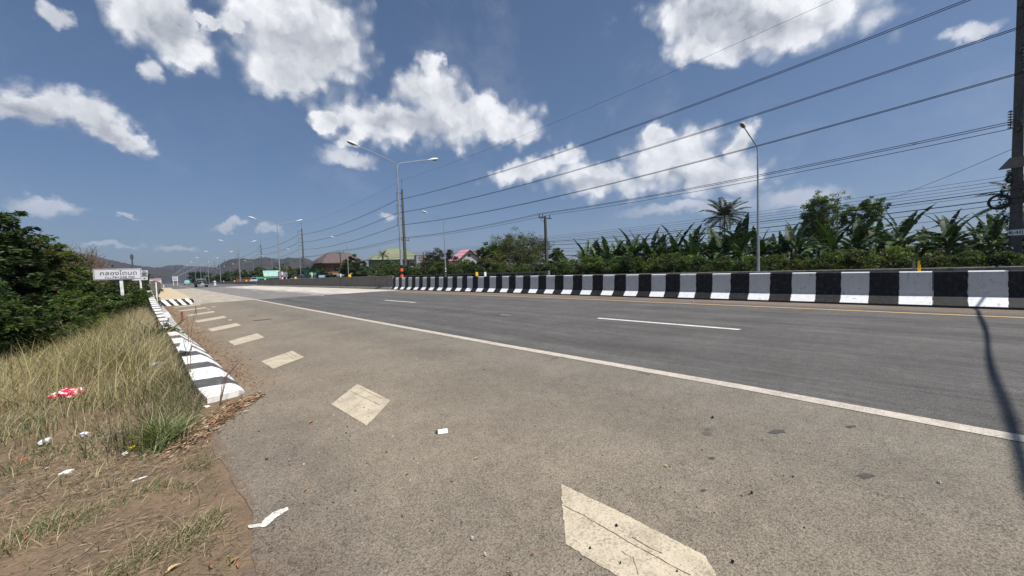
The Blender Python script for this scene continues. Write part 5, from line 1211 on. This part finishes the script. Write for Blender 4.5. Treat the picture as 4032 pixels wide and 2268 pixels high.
# green tuft near the kerb end
gt = onZ(655, 1760)[:2]
def keepc(n): r = np.abs(rng.normal(0, .075, n)); a = rng.uniform(0, 6.28, n); return np.stack([gt[0]-.02+r*np.cos(a), gt[1]+.12+r*1.4*np.sin(a)], 1)
blades('grass_tuft', 700, keepc, lambda xy: np.full(len(xy), .20), 'fresh green grass tuft just below the near end of the banded kerb', 'grass', .003, lambda xy, n: np.where(rng.random((n, 1)) < .3, STRAW*.8, np.array((.09, .135, .05)))*rng.uniform(.6, 1.4, (n, 1)), .8)
blades('brown_weeds', 9000, field(-.75, .3, 3.75, 7.5, lambda x, y: (x < edge(y)+.015*(y > 4.6))*np.clip(1-(edge(y)-x)/.55, 0, 1)*(.4+.6*vn(x, y, 7))), lambda xy: .12+.14*vn(xy[:, 0], xy[:, 1], 4, 2), 'brownish green weeds crowding the left side of the near kerb end', 'weeds', .0022,
       lambda xy, n: np.where(rng.random((n, 1)) < .4, GRN*1.1, np.array((.20, .155, .11)))*rng.uniform(.5, 1.5, (n, 1)), .6)
# withered straw lying flat
def flat_litter(name, pos, L, wd, colr, label, cat, dirs=None, m=None, zz=.006):
    pos = np.asarray(pos); n = len(pos); z = np.where(pos[:, 0] > .22, 0, gh(pos[:, 0], pos[:, 1])); P3 = np.stack([pos[:, 0], pos[:, 1], z+zz+rng.random(n)*zz*2], 1)
    a = rng.uniform(0, 6.28, n) if dirs is None else dirs+rng.normal(0, .45, n)
    d = np.stack([np.cos(a), np.sin(a), rng.normal(0, .12, n)], 1); s_ = np.stack([-np.sin(a), np.cos(a), rng.normal(0, .5, n)], 1)
    L = (L*rng.uniform(.4, 1.4, n))[:, None]; w_ = (wd*rng.uniform(.5, 1.3, n))[:, None]
    V = np.stack([P3-d*L/2, P3-s_*w_/2, P3+d*L/2, P3+s_*w_/2+(0, 0, .002)], 1).reshape(-1, 3); return tag(npmesh(name, V, np.arange(4*n).reshape(n, 4), m or M_DRYLEAF, np.repeat(colr(n), 4, 0)), label, cat, None, 'stuff')
def rc(*cs): cs = np.array(cs); return lambda n: cs[rng.integers(0, len(cs), n)]*rng.uniform(.6, 1.25, (n, 1))
xs1 = rng.uniform(-2.2, .2, 26000); ys1 = rng.uniform(1.5, 4.4, 26000); k = rng.random(26000) < np.clip(.04+.9*vn(xs1, ys1, 5, 3)**3+.5*(ys1 > 3.), 0, 1)
flat_litter('straw_litter', np.stack([xs1, ys1], 1)[k], .05, .0022, rc((.27, .20, .13), (.18, .135, .09), (.10, .075, .05), (.33, .26, .18)), 'dead straw scattered over the bare earth at lower left', 'straw', rng.normal(R(25), .8, int(k.sum())))
# brown strips swept round the end of the kerb
t = rng.random(2600); cxp = np.interp(t, [0, .35, .7, 1], [-.02, .22, .45, .66]); cyp = np.interp(t, [0, .35, .7, 1], [3.55, 3.95, 4.28, 4.5]); sp_ = np.interp(t, [0, .5, 1], [.13, .085, .035])
flat_litter('bark_litter', np.stack([cxp+rng.normal(0, 1, 2600)*sp_*.6, cyp+rng.normal(0, 1, 2600)*sp_], 1), .055, .008, rc((.22, .12, .065), (.32, .20, .12), (.13, .075, .045), (.42, .33, .23), (.10, .06, .04)), 'reddish brown dead leaves and bark swept against the near kerb end', 'dead leaves', R(52)*np.ones(2600), zz=.009)
yy2 = rng.uniform(4.8, 25, 3000); xx2 = toe(yy2)+np.abs(rng.normal(0, .16, 3000))
flat_litter('leaf_litter', np.stack([xx2, yy2], 1), .035, .012, rc((.22, .10, .045), (.30, .16, .08), (.12, .06, .03)), 'small dead leaves along the dusty foot of the banded kerb', 'dead leaves')
xx3 = rng.uniform(.3, 2.2, 420); yy3 = rng.uniform(.8, 6, 420); k = rng.random(420) < np.clip(1.3-xx3*.7, .05, 1)
flat_litter('leaf_litter', np.stack([xx3, yy3], 1)[k], .022, .006, rc((.30, .12, .05), (.42, .30, .18), (.14, .08, .05)), 'scattered scraps of dead leaf on the asphalt shoulder', 'dead leaves')
# gravel
def stones(name, pts, r, m, label, cat, kind='stuff'):
    b = MB()
    for (x, y), rr in zip(pts, r):
        q = []; 
        for k in range(5): a = k*1.257+rng.uniform(-.3, .3); q.append((x+rr*math.cos(a)*rng.uniform(.7, 1.1), y+rr*math.sin(a)*rng.uniform(.7, 1.1), .0))
        top = [(x+(px_-x)*.62, y+(py_-y)*.62, rr*rng.uniform(.7, 1.1)) for px_, py_, _ in q]; b.add(q+top, [tuple(range(5, 10))]+[(i, (i+1) % 5, 5+(i+1) % 5, 5+i) for i in range(5)])
    return tag(b.build(name, m), label, cat, None, kind)
npb = 2600; xg = rng.uniform(.3, 3.2, npb); yg = rng.uniform(.3, 5.5, npb)
stones('gravel', np.stack([xg, yg], 1)[:1800], rng.exponential(.0013, 1800)+.0011, mat('dark_grit', (.05, .047, .045), .9, .3, 80), 'fine dark grit scattered over the shoulder', 'grit')
stones('gravel', np.stack([xg, yg], 1)[1800:], rng.exponential(.0011, 800)+.001, mat('pale_grit', (.5, .45, .38), .9, .3, 80), 'fine pale grit scattered over the shoulder', 'grit')
for i, (x, y, r_, lab) in enumerate(((2427, 2075, .0085, 'dark pointed stone upon the large nearest hatch bar'), (2324, 2163, .006, 'small square dark stone on the nearest hatch bar, lower left'), (2443, 2222, .005, 'small dark stone at the bottom middle of the nearest hatch bar'),
        (2666, 2254, .005, 'small dark stone low on the right of the nearest hatch bar'), (1860, 2125, .009, 'pale grey pebble on the asphalt left of the nearest hatch bar'), (1910, 2190, .009, 'pebble in a dark spot near the bottom middle'),
        (2805, 1647, .011, 'black stone on the shoulder below the edge line'), (2960, 1945, .009, 'black stone lying alone at centre right of the shoulder'), (2884, 2217, .008, 'black stone right of the nearest hatch bar'), (3697, 1903, .01, 'small pale stone far right on the shoulder'))):
    p = onZ(x, y); o = stones('stone', [(0, 0)], [r_], M_CONC2 if 'pale' in lab or 'pebble' in lab else bpy.data.materials.get('black_stone') or mat('black_stone', (.02, .02, .02), .8, .3, 60), lab, 'stone', None); o.location = (p[0], p[1], .006)
# wind-blown leaves that can be told apart
def dead_leaf(x, y, L, a, col, label):
    p = onZ(x, y); b = MB(); n = 7; top = []; bot = []
    for k in range(n): t = k/(n-1); w_ = L*.17*math.sin(math.pi*min(.97, t+.06)); z = .004+L*.12*math.sin(t*3.1)+.0; b.v.append((L*(t-.5), -w_, z+w_*.5)); b.v.append((L*(t-.5), 0, z)); b.v.append((L*(t-.5), w_, z+w_*.5))
    for k in range(n-1): b.f += [(3*k, 3*k+3, 3*k+4, 3*k+1), (3*k+1, 3*k+4, 3*k+5, 3*k+2)]; b.m += [0, 0]
    z = 0 if p[0] > .22 else float(gh(p[0], p[1])); o = b.build('dead_leaf', col, loc=(p[0], p[1], z+.003)); o.rotation_euler = (0, 0, a); return tag(o, label, 'leaf')
M_DL1 = mat('orange_brown_leaf', (.28, .125, .06), .8, .3, 20); M_DL2 = mat('tan_leaf', (.48, .32, .17), .8, .3, 20)
dead_leaf(922, 2212, .05, .4, M_DL1, 'orange brown curled leaf near the bottom left of the asphalt'); dead_leaf(940, 2225, .045, 1.4, M_DL1, 'second orange brown leaf touching the curled one at bottom left')
dead_leaf(830, 2232, .04, 1.7, M_DL1, 'small orange leaf left of the curled pair'); dead_leaf(683, 2248, .06, .5, M_DL2, 'tan leaf standing out on the straw at the bottom'); dead_leaf(1205, 1933, .03, .6, M_DL1, 'orange leaf scrap left of the asphalt centre')
dead_leaf(1780, 1897, .028, 1.4, M_DL1, 'small orange leaf curl in the middle of the shoulder'); dead_leaf(1876, 1808, .03, 0, M_DL2, 'pale tan scrap in the middle of the shoulder'); dead_leaf(1606, 1869, .03, .2, M_DL1, 'brown scrap left of the middle of the shoulder')
dead_leaf(2620, 1838, .032, 1.5, M_DL2, 'tan scrap standing on the shoulder above the nearest hatch bar'); dead_leaf(1228, 1664, .06, .7, M_DL1, 'dark red brown leaf left of the diamond shaped hatch bar')
# crumpled litter
def crumple(name, px, py, s, m, label, cat, sq=(1, .7, .45), seed=1, lift=.6, n=3):
    p = onZ(px, py); z0 = float(gh(p[0], p[1])); 
    for _ in range(3): p = onZ(px, py, z0+.02); z0 = float(gh(p[0], p[1]))
    bm = bmesh.new(); bmesh.ops.create_icosphere(bm, subdivisions=n, radius=1.); r2 = np.random.default_rng(seed)
    K = r2.normal(size=(10, 3))*2.6; ph = r2.uniform(0, 6.28, 10)
    for v in bm.verts:
        c = np.array(v.co); d = 1+sum(.13*math.sin(float(K[i] @ c)+ph[i]) for i in range(10))+r2.normal(0, .05); v.co = Vector((c[0]*sq[0]*d*s, c[1]*sq[1]*d*s, c[2]*sq[2]*d*s))
    me = bpy.data.meshes.new(name); bm.to_mesh(me); bm.free(); me.materials.append(m); o = bpy.data.objects.new(name, me); link(o); o.location = (p[0], p[1], z0+s*sq[2]*lift); o.rotation_euler = (0, 0, seed); return tag(o, label, cat)
def bagmat(name, c1, c2, thr=.5, sc=9.):
    m = bpy.data.materials.new(name); m.use_nodes = True; nt = m.node_tree; b = nt.nodes['Principled BSDF']; b.inputs['Roughness'].default_value = .35
    g = mk(nt, 'ShaderNodeTexCoord').outputs['Object']; f = RAMP(nt, NOISE(nt, g, sc, 3, .5, 1.), thr-.02, thr+.02); nt.links.new(MIX(nt, f, c1, c2), b.inputs['Base Color']); return m
crumple('plastic_bag', 265, 1575, .085, bagmat('red_white_film', (.55, .02, .06), (.75, .72, .72), .56, 22.), 'crumpled red and white plastic bag in the grass', 'plastic bag', (1.25, .7, .5), 3, 2.0)
crumple('paper_scrap', 268, 1850, .028, M_WHITE, 'folded white paper scrap at the edge of the short grass', 'litter', (1.3, .7, .35), 4, .8, 2)
crumple('paper_scrap', 175, 1745, .032, M_PANEL, 'crumpled greyish white paper ball in the left grass', 'litter', (1., .8, .8), 5, 1.2, 2)
crumple('paper_scrap', 335, 1712, .024, M_PANEL, 'small crumpled paper ball above the yellow wrapper', 'litter', (1.1, .8, .8), 6, 1.2, 2)
crumple('yellow_wrapper', 522, 1762, .020, mat('yellow_film', (.8, .66, .03), .4), 'bright yellow crumpled wrapper at the grass edge', 'litter', (1., .8, .7), 7, 1.2, 2)
crumple('paper_scrap', 492, 1780, .022, M_DASH, 'dirty cream scrap beside the yellow wrapper', 'litter', (1.2, .7, .5), 8, 1., 2)
crumple('paper_scrap', 182, 1836, .008, M_WHITE, 'tiny white crumb left of the folded paper', 'litter', (1., .8, .8), 9, 1., 2)
crumple('red_scrap', 100, 1800, .016, M_RED, 'small red scrap in the dead grass at far left', 'litter', (1.3, .5, .4), 10, 1.4, 2)
crumple('red_scrap', 100, 2106, .009, M_RED, 'tiny red petal shaped scrap at lower left', 'litter', (1.3, .6, .5), 11, 2.2, 2)
crumple('paper_scrap', 815, 1595, .02, M_WHITE, 'small white scrap below the near kerb end', 'litter', (1.3, .6, .4), 12, .8, 2)
o = crumple('plastic_bottle', 622, 1455, .055, mat('clear_plastic', (.55, .56, .60), .15, .4, 20., spec=.8), 'crushed clear plastic bottle in the grass beside the kerb', 'bottle', (1.5, .5, .5), 13, 3.5)
crumple('white_strip', 545, 1875, .013, M_WHITE, 'thin white plastic strip on the bare earth', 'litter', (2.6, .3, .25), 14, .8, 2).rotation_euler = (0, 0, .2)
# folded foil packet on the asphalt
p = onZ(1745, 1703); b = MB()
b.loft([[(-.035, -.018, .001), (-.035, .0, .016), (-.035, .016, .018), (-.035, .03, .002)], [(.03, -.02, .001), (.03, .002, .017), (.03, .017, .019), (.03, .03, .002)]]); o = thing('foil_packet', 'folded silver and white packet lying on the shoulder', 'litter', (p[0], p[1], .001), R(-28))
b.build('wrapper', M_WHITE, o); b = MB(); b.loft([[(-.05, -.014, .001), (-.05, .0, .013), (-.05, .012, .014), (-.05, .024, .002)], [(-.036, -.016, .001), (-.036, .0, .0155), (-.036, .015, .0175), (-.036, .028, .002)]]); b.build('dark_flap', M_BLACK, o); o.scale = (1.05, 1.05, 1.)
# rusty stake, reeds
p = onZ(718, 1263); o = thing('rusty_stake', 'rust brown stake standing in the dust beside the hatch bars', 'stake', (p[0], p[1], 0)); b = MB(); b.box((-.03, -.02, -.05), (.03, .02, .28)); b.build('stake_body', M_RUST, o)
def reed(name, label, bx, by, tops, seedhead=True):
    p0 = onZ(bx, by, .08); o = thing(name, label, 'grass stalk', (p0[0], p0[1], p0[2])); b = MB(); h = MB()
    dd = math.hypot(p0[0], p0[1])
    for tx, ty, sh_ in tops:
        q = atD(tx, ty, dd*1.0)-p0; mid = q*.5+np.array([.0, .0, .03]); b.tube([(0, 0, -.1), tuple(mid*np.array([.8, .8, 1.05])), tuple(q)], [.004, .003, .002], 4)
        for k in range(3): t = rng.uniform(.3, .8); s0 = q*t; e = s0+np.array([rng.normal(0, .06), rng.normal(0, .06), .09]); b.tube([tuple(s0), tuple(e)], [.002, .001], 3)
        if sh_: h.ell(tuple(q-np.array([0, 0, .03])), (.0065, .0065, .075), None, 6, 6)
    b.build('stalk', M_TWIG, o)
    if h.v: h.build('seed_head', mat('seed_head_'+name, (.16, .11, .10), .9), o)
reed('reed_stalk', 'tall reed stalk with a dark purple seed head rising over the hatch bars', 746, 1400, [(771, 1215, True), (722, 1330, False), (738, 1250, False)])
reed('twiggy_weed', 'thin branching dry weed leaning over the near end of the banded kerb', 860, 1565, [(955, 1412, False), (930, 1440, False), (905, 1460, False)])
reed('twiggy_weed', 'thin upright dry weeds in front of the nearer metal sheet', 748, 1480, [(722, 1340, False), (760, 1330, False)])
b_ = atD(3598, 567, 60)
b = MB(); b.ell((0, 0, 0), (.05, .13, .045), None, 8, 6); b.add([(0, -.05, .02), (0, .06, .02), (.22, -.02, .07), (.40, -.1, .03), (0, -.05, .0), (0, .06, 0), (.22, -.02, .055), (.40, -.1, .02)], [(0, 1, 2), (0, 2, 3), (4, 5, 6), (4, 6, 7)]); b.add([(0, -.05, .02), (0, .06, .02), (-.22, -.02, .07), (-.40, -.1, .03)], [(0, 1, 2), (0, 2, 3)])
tag(b.build('bird', M_DARKM, None, loc=tuple(b_)), 'small dark bird flying left of the right-edge pole', 'bird').rotation_euler = (0, 0, -1.2)

# ------------------------------------------------------------------ air
b = MB(); b.box((-3600, -700, -60), (3600, 4600, 420)); o = b.build('haze', bpy.data.materials.new('air')); tag(o, kind='stuff'); o.display_type = 'WIRE'
m = o.data.materials[0]; m.use_nodes = True; m.node_tree.nodes.clear()
v = mk(m.node_tree, 'ShaderNodeVolumePrincipled', {'Color': (.62, .74, 1., 1), 'Density': .00015, 'Anisotropy': .3}); ou = mk(m.node_tree, 'ShaderNodeOutputMaterial'); m.node_tree.links.new(v.outputs[0], ou.inputs['Volume'])
